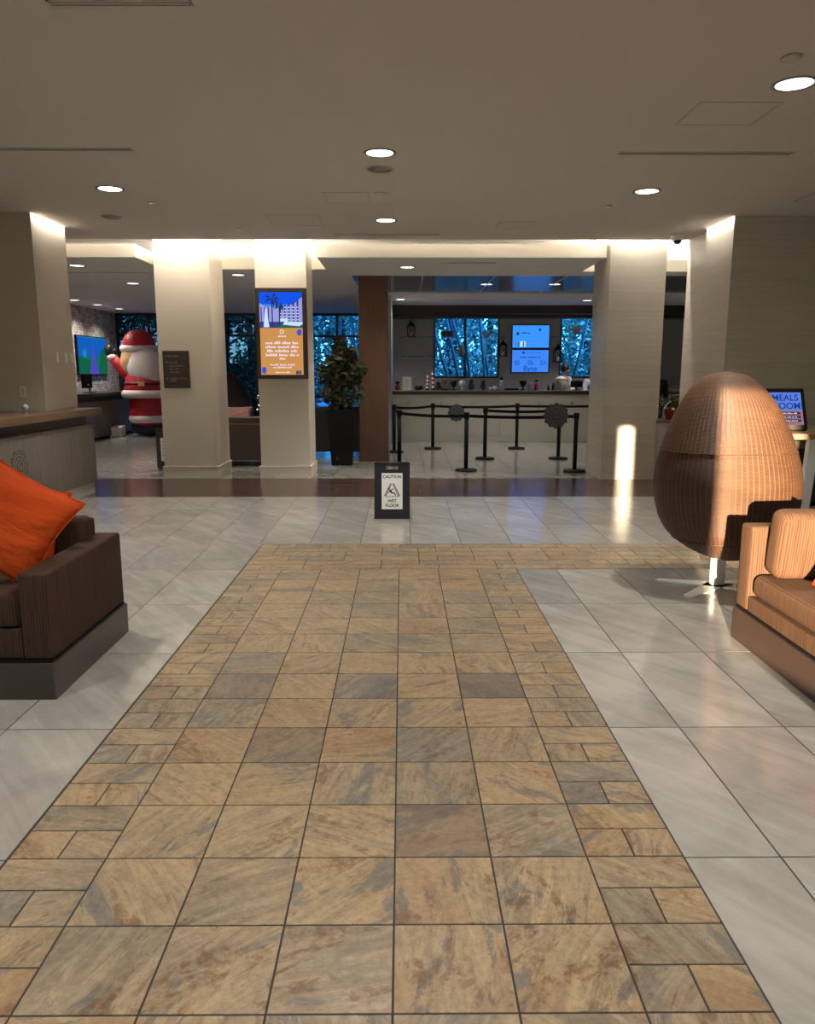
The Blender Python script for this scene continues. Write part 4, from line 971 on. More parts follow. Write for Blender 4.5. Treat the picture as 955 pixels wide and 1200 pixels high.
item('ornament_figure', 'small red and black ornament at the left end of the bar', 'ornament', -0.10, [('body', MB().lathe([(0.05, 0), (0.06, 0.05), (0.035, 0.11), (0.02, 0.15), (0, 0.17)], seg=14), M['red_gloss']), ('cap', MB().lathe([(0.045, 0.14), (0.05, 0.17), (0.03, 0.2), (0, 0.215)], seg=14), M['black'])])
t = item('framed_notice', 'white framed notice standing at the left of the bar', 'sign', 0.11, [('frame', MB().box(-0.105, 0.105, 0, 0.02, 0, 0.29, 0.003), M['whiteplastic']), ('sheet', MB().box(-0.08, 0.08, -0.002, 0, 0.03, 0.26), M['paper'])])
for k in range(6):
    m = MB(); words_strip(m, -0.055, 0.055, 0.07 + k * 0.03, 0.016, -0.002, rng); m.build('text_line', M['inkgrey'], t)
item('low_bowl', 'low dark bowl between the white notice and the striped sticks', 'bowl', 0.37, [('bowl', MB().lathe([(0.04, 0), (0.09, 0.02), (0.12, 0.07), (0.11, 0.07), (0.03, 0.025), (0, 0.025)], seg=18), M['black']), ('fruit', MB().ball((0.03, 0, 0.08), 0.035).ball((-0.04, 0.01, 0.075), 0.03), M['wetframe'])])
def stick(label, x, h, lean):
    t = thing('striped_stick', label, 'decoration', (x, YI + 0.03, ZT), rot=(0, lean, 0), group='striped sticks on the bar')
    n = 9
    m = MB()
    for k in range(n): m.lathe([(0.030 * (1 - k / n * 0.4), h * k / n), (0.030 * (1 - (k + 1) / n * 0.4), h * (k + 1) / n)], seg=12, mi=k % 2)
    m.build('stick', [M['pot_red'], M['paper']], t); MB().lathe([(0.05, 0), (0.05, 0.02), (0.03, 0.03), (0, 0.03)], seg=14).build('base', M['black'], t)
stick('shorter red and white striped stick on the bar', 0.56, 0.34, 0.03); stick('taller red and white striped stick on the bar, against the window', 0.69, 0.42, -0.04)
def mini_tree(label, x, h, seed):
    t = thing('small_tree_ornament', label, 'decoration', (x, YI if x > 1 else YI - 0.12, ZT), group='small dark trees on the bar')
    V, F = [], []
    for k in range(5):
        q = k / 5; v, f = leaf_cloud(60, 0.085 * (1 - q * 0.8), 0.07 * (1 - q * 0.8), 0.03, 0.025, seed + k, (0, 0, 0.05 + h * 0.8 * q)); n = len(V); V += v; F += [tuple(i + n for i in g) for g in f]
    mesh_obj('needles', V, F, M['pine'], t); MB().lathe([(0.04, 0), (0.045, 0.04), (0.012, 0.045), (0.008, h * 0.85), (0, h * 0.86)], seg=10).build('trunk', M['bark'], t)
mini_tree('small dark tree ornament right beside the striped sticks', 0.79, 0.17, 1)
item('coffee_machine', 'boxy grey machine on the bar below the left window', 'machine', 0.95, [('housing', MB().prism([(-0.13, 0), (0.15, 0), (0.13, 0.24), (-0.09, 0.24)], 0, 0.25, 'y', bev=0.008), plain('machine_grey', (0.17, 0.17, 0.165), 0.4)), ('drip_tray', MB().box(-0.09, 0.09, -0.06, 0, 0, 0.02, 0.003), M['black']), ('spout', MB().box(-0.02, 0.02, -0.05, 0, 0.14, 0.18, 0.004), M['black'])])
def goblet(label, x):
    item('goblet', label, 'cup', x, [('cup', MB().lathe([(0.05, 0), (0.055, 0.01), (0.018, 0.025), (0.018, 0.07), (0.06, 0.10), (0.078, 0.16), (0.08, 0.205), (0.07, 0.205), (0.05, 0.11), (0, 0.10)], seg=20), M['black'])], group='black goblets on the bar')
goblet('black goblet right of the grey machine', 1.14); goblet('black goblet on the bar below the blue screens', 2.67)
item('snow_globe', 'white topped glass globe on the bar', 'ornament', 1.33, [('base', MB().lathe([(0.07, 0), (0.075, 0.03), (0.055, 0.06)], seg=18), M['silver']), ('globe', MB().ball((0, 0, 0.135), 0.085), plain('frosted_globe', (0.62, 0.66, 0.68), 0.2))])
mini_tree('bushy dark tree ornament below the window mullion', 1.53, 0.24, 20); mini_tree('dark tree ornament right of the window mullion', 1.79, 0.20, 40)
for lb, x, r in (('left white ball ornament on the bar', 1.945, 0.04), ('right white ball ornament on the bar', 2.045, 0.05)):
    item('ball_ornament', lb, 'ornament', x, [('ball', MB().ball((0, 0, r), r), M['paper']), ('cap', MB().cyl(0.012, 2 * r - 0.004, 2 * r + 0.012, seg=10), M['black'])], group='white ball ornaments')
item('figurine', 'pale standing figurine on the bar at the right window edge', 'ornament', 2.19, [('body', MB().lathe([(0.06, 0), (0.065, 0.03), (0.04, 0.08), (0.05, 0.13), (0.02, 0.17)], seg=14), M['glassy']), ('head', MB().ball((0, 0, 0.20), 0.038), M['paper']), ('hat', MB().lathe([(0.045, 0.22), (0.03, 0.26), (0, 0.30)], seg=12), M['black'])])
item('serving_tray', 'long flat black tray on the bar', 'tray', 2.42, [('tray', MB().box(-0.15, 0.15, -0.1, 0.1, 0, 0.012, 0.003).box(-0.15, 0.15, -0.1, -0.09, 0, 0.035).box(-0.15, 0.15, 0.09, 0.1, 0, 0.035), M['black'])])
item('jar', 'grey jar on the bar right of the second goblet', 'jar', 2.83, [('body', MB().lathe([(0.05, 0), (0.06, 0.02), (0.06, 0.12), (0.04, 0.14)], seg=16), M['glassy']), ('lid', MB().lathe([(0.045, 0.14), (0.045, 0.16), (0, 0.165)], seg=16), M['silver'])])
item('ornament_figure', 'dark red nutcracker shaped ornament on the bar, right of the blue screens', 'ornament', 2.97, [('body', MB().lathe([(0.06, 0), (0.06, 0.03), (0.045, 0.05), (0.05, 0.12), (0.035, 0.14)], seg=14), M['pot_red']), ('head', MB().ball((0, 0, 0.165), 0.034), M['skin']), ('hat', MB().cyl(0.04, 0.185, 0.225, seg=14), M['black'])])
for lb, x, h in (('shorter small dark bottle on the bar', 3.23, 0.12), ('taller small dark bottle beside the white topped dispenser', 3.33, 0.17)):
    item('small_bottle', lb, 'bottle', x, [('body', MB().lathe([(0.025, 0), (0.027, h * 0.55), (0.011, h * 0.7), (0.011, h * 0.93)], seg=14), M['black']), ('cap', MB().cyl(0.013, h * 0.93, h, seg=12), M['wetframe'])], group='small dark bottles on the bar')
item('drink_dispenser', 'grey drink dispenser with white domed lid on the bar', 'dispenser', 3.50, [('body', MB().lathe([(0.12, 0), (0.125, 0.03), (0.12, 0.22)], seg=24), plain('dispenser_grey', (0.30, 0.29, 0.27), 0.35)), ('lid', MB().lathe([(0.125, 0.22), (0.11, 0.26), (0.06, 0.285), (0, 0.29)], seg=24), M['paper']), ('tap', MB().tube([(0, -0.12, 0.09), (0, -0.17, 0.09), (0, -0.17, 0.05)], 0.012, 8), M['silver'])])
item('terminal', 'dark till screen on the bar at its right end', 'terminal', 3.86, [('stand', MB().box(-0.08, 0.08, 0, 0.12, 0, 0.015, 0.003).box(-0.02, 0.02, 0.05, 0.07, 0.015, 0.08), M['black']), ('screen', MB().box(-0.13, 0.13, 0.03, 0.05, 0.06, 0.20, 0.004), M['black'])])
mini_tree('small plant on the bar beyond the limestone pillar', 5.83, 0.22, 60)

# bar back wall: shelves, lanterns, baskets, screens
def shelf(label, x0, x1, z):
    t = thing('glass_shelf', label, 'shelf', ((x0 + x1) / 2, BYK, z), group='glass shelves behind the bar'); w = (x1 - x0) / 2
    MB().box(-w, w, -0.26, 0.0, 0, 0.010).build('glass', M['shelfglass'], t)
    MB().box(-w, w, -0.265, -0.26, -0.001, 0.012).build('edge', plain('green_glass_edge', (0.10, 0.12, 0.12), 0.3, spec=0.3), t)
    for x in (-w * 0.55, w * 0.55): MB().box(x - 0.012, x + 0.012, -0.22, 0.0, -0.028, 0, 0.002).build('bracket', M['silver'], t)
shelf('upper glass shelf at the left of the left bar window', -0.05, 0.77, 2.335); shelf('lower glass shelf at the left of the left bar window', -0.05, 0.77, 1.88)
shelf('upper glass shelf across the left bar window', 0.78, 2.50, 2.335); shelf('lower glass shelf across the left bar window', 0.78, 2.62, 1.88)
shelf('upper glass shelf between the blue screens and right window', 3.62, 5.4, 2.335); shelf('lower glass shelf between the blue screens and right window', 3.66, 5.4, 1.74)
def lantern(label, x, z, s=1.0):
    t = thing('lantern', label, 'lantern', (x, BYK - 0.14, z), group='black lanterns behind the bar'); w = 0.085 * s; h = 0.26 * s
    f = MB().box(-w - 0.012, w + 0.012, -w - 0.012, w + 0.012, 0, 0.02)
    for a in (-1, 1):
        for b in (-1, 1): f.box(a * w - 0.008, a * w + 0.008, b * w - 0.008, b * w + 0.008, 0.02, h)
    f.box(-w - 0.012, w + 0.012, -w - 0.012, w + 0.012, h, h + 0.015)
    for y in (-w,):
        f.tube([(-w, y, 0.02), (w, y, h)], 0.005, 6); f.tube([(w, y, 0.02), (-w, y, h)], 0.005, 6)
    f.build('frame', M['black'], t)
    MB().lathe([(w * 1.35, h + 0.015), (w * 0.7, h + 0.07 * s), (w * 0.35, h + 0.085 * s), (w * 0.35, h + 0.11 * s), (0, h + 0.12 * s)], seg=4, mat=Matrix.Rotation(PI / 4, 4, 'Z'), smooth=False).build('roof', M['black'], t)
    n = 16; MB().tube([(0.035 * math.cos(2 * PI * i / n), 0, h + 0.145 * s + 0.035 * math.sin(2 * PI * i / n)) for i in range(n + 1)], 0.004, 6).build('ring', M['black'], t)
    MB().cyl(0.03 * s, 0.02, 0.12 * s, seg=14).build('candle', M['paper'], t)
lantern('black lantern on the upper shelf at the far left of the bar', 0.225, 2.345); lantern('black lantern left of the blue screens', 2.45, 1.89); lantern('larger black lantern right of the blue screens', 3.80, 1.75, 1.12)
item('basket', 'brown basket on the upper shelf before the left bar window', 'basket', 1.10, [('basket', MB().lathe([(0.12, 0), (0.16, 0.09), (0.17, 0.13), (0.15, 0.13), (0.12, 0.02), (0, 0.02)], seg=20), M['desktop'])], y=BYK - 0.13, z=2.345)
item('vase', 'small tan vase on the lower shelf before the left bar window', 'vase', 1.45, [('body', MB().lathe([(0.05, 0), (0.08, 0.08), (0.07, 0.18), (0.04, 0.23), (0.055, 0.26), (0.04, 0.26), (0.03, 0.22), (0, 0.2)], seg=18), plain('tan_ceramic', (0.36, 0.28, 0.19), 0.4))], y=BYK - 0.13, z=1.89)
item('bowl', 'pale bowl on the upper shelf at the right of the left bar window', 'bowl', 2.05, [('bowl', MB().lathe([(0.05, 0), (0.1, 0.05), (0.13, 0.11), (0.12, 0.11), (0.04, 0.02), (0, 0.02)], seg=18), plain('pale_ceramic', (0.55, 0.55, 0.52), 0.35))], y=BYK - 0.13, z=2.345)
item('star_ornament', 'pale pointed ornament on the shelf before the right bar window', 'ornament', 4.22, [('star', MB().prism([(0.16 * (1 if i % 2 else 0.5) * math.sin(2 * PI * i / 14), 0.16 + 0.16 * (1 if i % 2 else 0.5) * math.cos(2 * PI * i / 14)) for i in range(14)], -0.015, 0.015, 'y'), plain('pale_star', (0.6, 0.58, 0.54), 0.5))], y=BYK - 0.13, z=2.345)
def byte_screen(label, z, top):
    t = thing('menu_screen', label, 'screen', (3.14, BYK, z), group='blue menu screens')
    MB().box(-0.465, 0.465, -0.06, 0, -0.285, 0.285, 0.004).build('housing', M['black'], t)
    p = Pic(-0.0605); p.r(-0.445, 0.445, -0.265, 0.265, 'byte' if top else 'byte_low')
    if top:
        p.disc(-0.32, 0.07, 0.035, 0.04, 'byte_ink'); p.disc(0.22, 0.16, 0.03, 0.035, 'byte_ink')
        words_strip(p, -0.24, -0.02, 0.085, 0.05, -0.0612, rng, KI['byte_ink'], 0.0003)
        for k in range(3): words_strip(p, 0.02, 0.36, 0.08 - k * 0.05, 0.02, -0.0612, rng, KI['byte_low'], 0.0003)
        p.r(-0.27, -0.12, -0.245, -0.11, 'byte_pale'); p.r(-0.30, -0.275, -0.245, -0.12, 'byte_ink'); p.r(-0.19, -0.165, -0.245, -0.12, 'byte_ink'); p.r(-0.40, -0.32, -0.245, -0.13, 'byte_low')
    else:
        p.disc(-0.17, 0.20, 0.035, 0.025, 'byte_ink'); words_strip(p, -0.10, 0.25, 0.20, 0.02, -0.0612, rng, KI['byte_ink'], 0.0003)
        words_strip(p, -0.26, 0.24, 0.09, 0.045, -0.0612, rng, KI['byte_ink'], 0.0003)
        for x in (-0.32, 0.0, 0.30):
            for k in range(3): words_strip(p, x - 0.06, x + 0.08, 0.0 - k * 0.04, 0.03, -0.0612, rng, KI['byte_ink'], 0.0003)
    p.build('screen_picture', EM, t)
    if not top: lettering('Byte', 0.19, (0.0, -0.0615, -0.185), E_['byte_ink'], t, ext=0.0003)
byte_screen('upper blue menu screen behind the bar', 2.36, True); byte_screen('lower blue menu screen reading Byte behind the bar', 1.775, False)

# ------------------------------------------------------------------ people
def person(label, loc, rz, h, top, coat=False, lean=0.0):
    t = thing('person', label, 'person', loc, rz)
    k = h / 1.72
    def skin(name, verts, edges, radii, mat, sub=2):
        me = bpy.data.meshes.new(name); me.from_pydata([tuple(Vector(v) * k) for v in verts], edges, []); me.materials.append(mat)
        o = bpy.data.objects.new(name, me); COL.objects.link(o); o.parent = t
        md = o.modifiers.new('skin', 'SKIN'); md.use_smooth_shade = True
        for i, r in enumerate(radii):
            rr = r if isinstance(r, tuple) else (r, r); me.skin_vertices[0].data[i].radius = (rr[0] * k, rr[1] * k)
        me.skin_vertices[0].data[0].use_root = True
        s = o.modifiers.new('sub', 'SUBSURF'); s.levels = sub; s.render_levels = sub
        return o
    V = [(0, 0, 0.94), (0, 0, 1.12), (0, -lean * 0.5, 1.32), (0, -lean, 1.45), (0, -lean - 0.01, 1.53), (0, -lean - 0.03, 1.60), (0, -lean - 0.03, 1.68),
         (0.17, -lean * 0.8, 1.40), (0.22, -lean - 0.02, 1.14), (0.15, -lean - 0.26, 1.10), (0.12, -lean - 0.35, 1.11), (-0.17, -lean * 0.8, 1.40), (-0.22, -lean - 0.02, 1.14), (-0.15, -lean - 0.26, 1.10), (-0.12, -lean - 0.35, 1.11),
         (0.09, 0, 0.88), (0.10, -0.01, 0.48), (0.10, 0.01, 0.08), (0.11, -0.14, 0.04), (-0.09, 0, 0.88), (-0.10, -0.01, 0.48), (-0.10, 0.01, 0.08), (-0.11, -0.14, 0.04)]
    E = [(0, 1), (1, 2), (2, 3), (3, 4), (4, 5), (5, 6), (2, 7), (7, 8), (8, 9), (9, 10), (2, 11), (11, 12), (12, 13), (13, 14), (0, 15), (15, 16), (16, 17), (17, 18), (0, 19), (19, 20), (20, 21), (21, 22)]
    Rr = [(0.15, 0.11), (0.13, 0.10), (0.15, 0.11), (0.07, 0.06), (0.052, 0.055), (0.085, 0.10), (0.065, 0.08), 0.055, 0.045, 0.036, 0.03, 0.055, 0.045, 0.036, 0.03, 0.085, 0.062, 0.045, 0.035, 0.085, 0.062, 0.045, 0.035]
    skin('body', V, E, Rr, M['skin'])
    hd = MB(); c = Vector((0, -lean - 0.02, 1.635)) * k
    hd.ball(c + Vector((0, 0.018, 0.025)), 0.120 * k, sc=(0.92, 1.0, 1.05), seg=20); 
    if coat: hd.ball(c + Vector((0, 0.07, -0.10)), 0.09 * k, sc=(0.9, 0.6, 1.5))
    hd.build('hair', M['hair'], t)
    fc = MB()
    for s in (-1, 1): fc.ball(c + Vector((0.035 * s, -0.115, 0.0)), 0.010)
    fc.build('eyes', M['hair'], t); MB().prism([(-0.012, 0), (0.012, 0), (0, 0.04)], 0, 0.03, 'y').build('nose', M['skin'], t, loc=c + Vector((0, -0.135, -0.04)))
    iv = [0, 1, 2, 3, 7, 8, 9, 11, 12, 13]; mp = {j: i for i, j in enumerate(iv)}
    skin('shirt' if not coat else 'coat', [V[i] for i in iv], [(mp[a], mp[b]) for a, b in E if a in mp and b in mp], [tuple(x + 0.018 for x in (Rr[i] if isinstance(Rr[i], tuple) else (Rr[i], Rr[i]))) if i != 3 else (0.078, 0.07) for i in iv], top)
    iv = [0, 15, 16, 17, 19, 20, 21]; mp2 = {j: i for i, j in enumerate(iv)}
    skin('trousers', [V[i] for i in iv], [(mp2[a], mp2[b]) for a, b in E if a in mp2 and b in mp2], [tuple(x + 0.016 for x in (Rr[i] if isinstance(Rr[i], tuple) else (Rr[i], Rr[i]))) for i in iv], M['navy'])
    if not coat:
        MB().lathe([(0.175, 0.95), (0.165, 1.12), (0.185, 1.30)], seg=24, mat=Matrix.Diagonal((k, k * 0.72, k, 1))).build('apron', M['navy'], t)
    return t
person('person with dark hair in white shirt and navy vest, looking down behind the bar', (3.75, 18.35, 0), 0.5, 1.66, M['shirt'], lean=0.14)
person('person in white sleeves at the right end of the bar, half behind the pillar', (4.50, 18.4, 0), 0.3, 1.60, M['shirt'])
person('person in dark coat standing beyond the limestone pillar', (4.62, 14.2, 0), 2.6, 1.62, M['black'], coat=True)

# ------------------------------------------------------------------ poinsettia on the low wall
t = thing('gift_basket', 'red wrapped basket of greenery on the ledge between pillar and wicker chair', 'basket', (3.88, 10.99, 0.84))
MB().lathe([(0.11, 0), (0.14, 0.10), (0.15, 0.15), (0.13, 0.15), (0.10, 0.03), (0, 0.03)], seg=22).build('wrap', M['pot_red'], t)
n = 16; MB().tube([(0.15 * math.cos(PI * i / n), -0.02, 0.14 + 0.13 * math.sin(PI * i / n)) for i in range(n + 1)], 0.008, 6).build('handle', M['whiteplastic'], t)
V, F = leaf_cloud(160, 0.17, 0.12, 0.10, 0.045, 77, (0, 0.02, 0.24)); mesh_obj('greenery', V, F, M['pine'], t)
MB().ball((0.05, -0.13, 0.16), 0.022).ball((-0.06, -0.12, 0.15), 0.02).build('bauble', M['paper'], t)
t = thing('potted_greenery', 'bushy green plant in dark pot on the ledge beside the limestone pillar', 'plant', (3.67, 11.20, 0.84))
MB().lathe([(0.05, 0), (0.07, 0.13), (0.06, 0.13), (0, 0.12)], seg=16).build('pot', M['wetframe'], t)
V, F = leaf_cloud(150, 0.08, 0.08, 0.13, 0.045, 78, (0, 0, 0.24)); mesh_obj('leaves', V, F, M['pine'], t)
t = thing('wrapped_box', 'small dark red box on the ledge behind the gift basket', 'box', (4.05, 11.18, 0.84))
MB().box(-0.09, 0.09, -0.07, 0.07, 0, 0.12, 0.004).build('box', M['red_gloss'], t); MB().box(-0.012, 0.012, -0.072, 0.072, 0, 0.123).build('ribbon', M['paper'], t)

# ------------------------------------------------------------------ high table with slanted screen behind the egg chair
t = thing('high_table', 'high table with wood top and flared grey white leg at the right edge', 'table', (4.05, 7.05, 0))
MB().box(-0.80, 0.75, -0.28, 0.32, 0.915, 0.965, 0.004).build('table_top', wood('light_oak', (0.22, 0.13, 0.065), (0.36, 0.235, 0.13), 0.4, axis=0), t)
MB().box(-0.70, 0.66, 0.10, 0.13, 0.80, 0.915).build('apron', M['deskwood'], t)
for x, s in ((-0.36, 1), (0.36, -1)):
    MB().prism([(x - 0.052, 0.915), (x + 0.055, 0.915), (x + 0.028, 0.72), (x - 0.02 * s, 0.0), (x - 0.10 * s, 0.0), (x - 0.066, 0.60)], -0.22, -0.16, 'y').build('leg', M['whitemetal'], t)
    MB().prism([(x - 0.052, 0.915), (x + 0.055, 0.915), (x + 0.028, 0.72), (x - 0.02 * s, 0.0), (x - 0.10 * s, 0.0), (x - 0.066, 0.60)], 0.16, 0.22, 'y').build('leg', M['whitemetal'], t)
t = thing('event_screen', 'slanted dark framed screen on the high table behind the wicker chair', 'screen', (3.50, 7.08, 0.978))
mt = Matrix.Rotation(math.radians(-22), 4, 'X')
MB().box(-0.24, 0.24, -0.015, 0.03, 0.0, 0.40, 0.006, mat=mt).box(-0.20, 0.20, 0.03, 0.16, 0.0, 0.02).build('housing', M['bronze'], t)
p = Pic(-0.0155); p.r(-0.205, 0.205, 0.045, 0.36, 'kiosk'); p.r(-0.205, 0.205, 0.045, 0.185, 'kiosk_pink')
for k in range(3): p.r(-0.17, 0.185, 0.072 + k * 0.036, 0.098 + k * 0.036, 'kiosk_dark')
for k in range(3): words_strip(p, -0.15, 0.15, 0.083 + k * 0.036, 0.014, -0.0168, rng, KI['text'], 0.0002)
bmesh.ops.transform(p.bm, matrix=mt, verts=p.bm.verts); sp = p.build('screen_picture', EM, t)
for txt, z, x in (('MEALS', 0.305, 0.055), ('ROOM!', 0.225, 0.075)):
    o = lettering(txt, 0.085, (0, 0, 0), E_['byte_ink'], t, ext=0.0003, off=0.001); o.matrix_local = mt @ Matrix.Translation((x, -0.0172, z)) @ Matrix.Rotation(PI / 2, 4, 'X')
t = thing('low_cabinet', 'dark low cabinet against the stone wall behind the high table', 'cabinet', (4.75, 8.85, 0))
MB().box(-0.6, 0.6, -0.24, 0.24, 0.05, 0.86, 0.004).build('body', M['darkwood'], t); MB().box(-0.58, 0.58, -0.22, 0.22, 0, 0.05).build('plinth', M['black'], t)
MB().box(-0.62, 0.62, -0.26, 0.245, 0.86, 0.89, 0.004).build('top', M['whitemetal'], t)
for s in (-1, 1):
    d = MB().box(0.01 * s if s > 0 else -0.58, 0.58 if s > 0 else -0.01, -0.256, -0.24, 0.08, 0.84, 0.002).build('door', M['darkwood'], t); MB().box(0.04 * s - 0.008, 0.04 * s + 0.008, -0.272, -0.256, 0.5, 0.62, 0.002).build('handle', M['silver'], d)

# ------------------------------------------------------------------ far lobby, left
t = thing('ficus_planter', 'tall tapered black planter in front of the rear windows, left of the walnut column', 'planter', (-0.99, 12.68, 0))
m = MB(); a, b, H_ = 0.165, 0.225, 0.92
tb = bmesh.new(); lo = [tb.verts.new((sx * a, sy * a, 0)) for sx, sy in ((-1, -1), (1, -1), (1, 1), (-1, 1))]; hi = [tb.verts.new((sx * b, sy * b, H_)) for sx, sy in ((-1, -1), (1, -1), (1, 1), (-1, 1))]
ri = [tb.verts.new((sx * (b - 0.03), sy * (b - 0.03), H_)) for sx, sy in ((-1, -1), (1, -1), (1, 1), (-1, 1))]; rb = [tb.verts.new((sx * (b - 0.035), sy * (b - 0.035), H_ - 0.06)) for sx, sy in ((-1, -1), (1, -1), (1, 1), (-1, 1))]
tb.faces.new(lo); tb.faces.new(rb)
for A, B in ((lo, hi), (hi, ri), (ri, rb)):
    for i in range(4): tb.faces.new((A[i], A[(i + 1) % 4], B[(i + 1) % 4], B[i]))
m._take(tb); m.build('pot', M['planter'], t)
MB().box(-0.188, 0.188, -0.188, 0.188, 0.85, 0.875).build('soil', M['soil'], t)
f = thing('ficus_tree', 'bushy ficus growing in the tall black planter', 'plant', (-0.99, 12.68, 0.875))
MB().tube([(0, 0, 0), (0.02, 0, 0.3), (-0.02, 0.02, 0.6), (0.02, 0, 1.0)], [0.022, 0.02, 0.016, 0.008], 8).tube([(0.02, 0, 0.2), (0.14, 0.05, 0.55), (0.2, 0.05, 0.8)], [0.014, 0.011, 0.006], 6).tube([(0, 0, 0.25), (-0.13, -0.05, 0.5), (-0.2, -0.05, 0.75)], [0.014, 0.011, 0.006], 6).build('trunk', M['bark'], f)
V, F = [], []
for k, (x, y, z, rx, rz_) in enumerate([(-0.14, 0.05, 0.30, 0.22, 0.20), (0.15, -0.03, 0.34, 0.22, 0.22), (0, 0.1, 0.52, 0.30, 0.18), (-0.20, 0, 0.62, 0.17, 0.16), (0.21, 0, 0.66, 0.17, 0.17), (-0.04, 0, 0.80, 0.22, 0.16), (0.12, 0.05, 0.90, 0.13, 0.14), (-0.02, 0, 1.03, 0.10, 0.17), (0.0, 0, 0.12, 0.16, 0.12)]):
    v, g = leaf_cloud(170, rx * 1.12, rx, rz_ * 1.1, 0.07, 300 + k, (x, y, z)); n = len(V); V += v; F += [tuple(i + n for i in q) for q in g]
mesh_obj('leaves', V, F, M['ficus'], f)

def lounge_sofa(label, loc, rz, w, h, mat, group=None):
    t = thing('lounge_sofa', label, 'sofa', loc, rz)
    MB().box(-w / 2, w / 2, 0, 0.16, 0.10, h - 0.10, 0.012).build('backrest', mat, t)
    cushion(MB(), -w / 2 + 0.01, w / 2 - 0.01, 0.0, 0.2, h - 0.115, h, 0.03).build('back_cushion', mat, t)
    MB().box(-w / 2, w / 2, -0.004, 0.0, h - 0.125, h - 0.105).build('piping', M['leatherpipe'] if mat is M['leather'] else mat, t)
    cushion(MB(), -w / 2 + 0.14, w / 2 - 0.14, 0.17, 0.78, 0.26, 0.45, 0.04).build('seat_cushion', mat, t)
    MB().box(-w / 2, w / 2, 0.16, 0.78, 0.10, 0.26).build('seat_frame', mat, t)
    for s in (-1, 1): MB().box(s * w / 2 - (0.13 if s > 0 else 0), s * w / 2 + (0.13 if s < 0 else 0), 0.16, 0.80, 0.26, 0.60, 0.015).build('arm', mat, t)
    for sx in (-1, 1):
        for y in (0.05, 0.72): MB().box(sx * (w / 2 - 0.08) - 0.025, sx * (w / 2 - 0.08) + 0.025, y - 0.025, y + 0.025, 0, 0.10).build('leg', M['black'], t)
    return t
lounge_sofa('brown leather sofa seen from behind in the gap between the cream pillars', (-2.6, 12.40, 0), 0.0, 1.5, 0.80, M['leather'])
lounge_sofa('black leather sofa behind the tall black planter', (-1.2, 13.75, 0), 0.0, 1.15, 0.90, M['leather_dark'])
# gifts / cushions beside the dark egg chair
t = thing('cushion_pile', 'patterned pink cushion on the far seat in front of the dark egg chair', 'cushion', (-3.20, 14.95, 0.66), rot=(math.radians(-15), 0, 0))
m, edge = pillow_mesh(0.62, 0.40, 0.18); b = MB(); b.bm.free(); b.bm = m; b.build('cover', M['gift'], t); MB().tube(edge, 0.005, 6).build('piping', M['gift'], t)
t = thing('side_bench', 'low brown bench carrying the pink cushion in the far lobby', 'bench', (-3.2, 15.0, 0))
MB().box(-0.55, 0.55, -0.25, 0.25, 0.36, 0.46, 0.015).build('seat', M['leather'], t)
for sx in (-1, 1):
    for sy in (-1, 1): MB().box(sx * 0.5 - 0.025, sx * 0.5 + 0.025, sy * 0.2 - 0.025, sy * 0.2 + 0.025, 0, 0.36).build('leg', M['black'], t)
t = thing('lit_tree', 'dark decorated tree with white fairy lights, far lobby between the pillars', 'tree', (-3.15, 17.6, 0))
MB().tube([(0, 0, 0.1), (0, 0, 1.1)], [0.03, 0.01], 8).build('trunk', M['bark'], t); MB().lathe([(0.16, 0), (0.16, 0.04), (0.06, 0.12), (0, 0.12)], seg=16).build('stand', M['black'], t)
V, F = [], []
for k in range(8):
    q = k / 8; v, g = leaf_cloud(140, 0.42 * (1 - q * 0.85), 0.40 * (1 - q * 0.85), 0.08, 0.07, 500 + k, (0, 0, 0.22 + q * 0.9)); n = len(V); V += v; F += [tuple(i + n for i in q2) for q2 in g]
mesh_obj('needles', V, F, M['bluebag'], t); m = MB(); rg = random.Random(6)
for k in range(34):
    q = rg.random(); a = rg.uniform(0, 2 * PI); r = 0.43 * (1 - q * 0.85); m.ball((r * math.cos(a), r * math.sin(a), 0.2 + q * 0.9), 0.013, seg=8)
m.build('fairy_lights', M['bulb'], t)

# inflatable figure
t = thing('inflatable_figure', 'tall red and white inflatable holiday figure with one arm raised, by the left rear window', 'inflatable decoration', (-6.08, 18.6, 0))
MB().ball((0, 0, 0.20), 0.45, sc=(1, 0.8, 0.46)).build('boots', M['mitten'], t)
MB().lathe([(0.33, 0.24), (0.40, 0.36), (0.43, 0.55), (0.43, 0.8), (0.38, 1.05)], seg=28).build('trousers', M['red'], t)
def roll(z, R, r, sy=1.0, cx=0.0):
    m = MB(); n = 28; m.tube([(cx + R * math.cos(2 * PI * i / n), R * sy * math.sin(2 * PI * i / n), z) for i in range(n + 1)], r, 10); return m
roll(0.42, 0.36, 0.10).build('trouser_cuff', M['fleece'], t)
roll(1.00, 0.50, 0.10).build('coat_hem', M['fleece'], t)
MB().lathe([(0.50, 1.0), (0.54, 1.1), (0.51, 1.25), (0.47, 1.4), (0.40, 1.55), (0.28, 1.70)], seg=28).build('coat', M['red'], t)
roll(1.24, 0.50, 0.032).build('belt', M['mitten'], t)
MB().box(-0.02, 0.12, -0.575, -0.525, 1.19, 1.29, 0.01).build('buckle', M['tan_nylon'], t)
MB().ball((-0.10, 0, 1.78), 0.42, sc=(1, 0.9, 1)).build('head', M['skin_nylon'], t)
MB().ball((-0.24, -0.06, 1.76), 0.35, sc=(0.9, 0.95, 1.15)).build('hair', M['tan_nylon'], t)
MB().ball((0.08, -0.24, 1.62), 0.45, sc=(1.0, 0.62, 1.02)).build('beard', M['fleece'], t)
roll(2.05, 0.36, 0.09, 0.9, -0.13).build('hat_brim', M['fleece'], t)
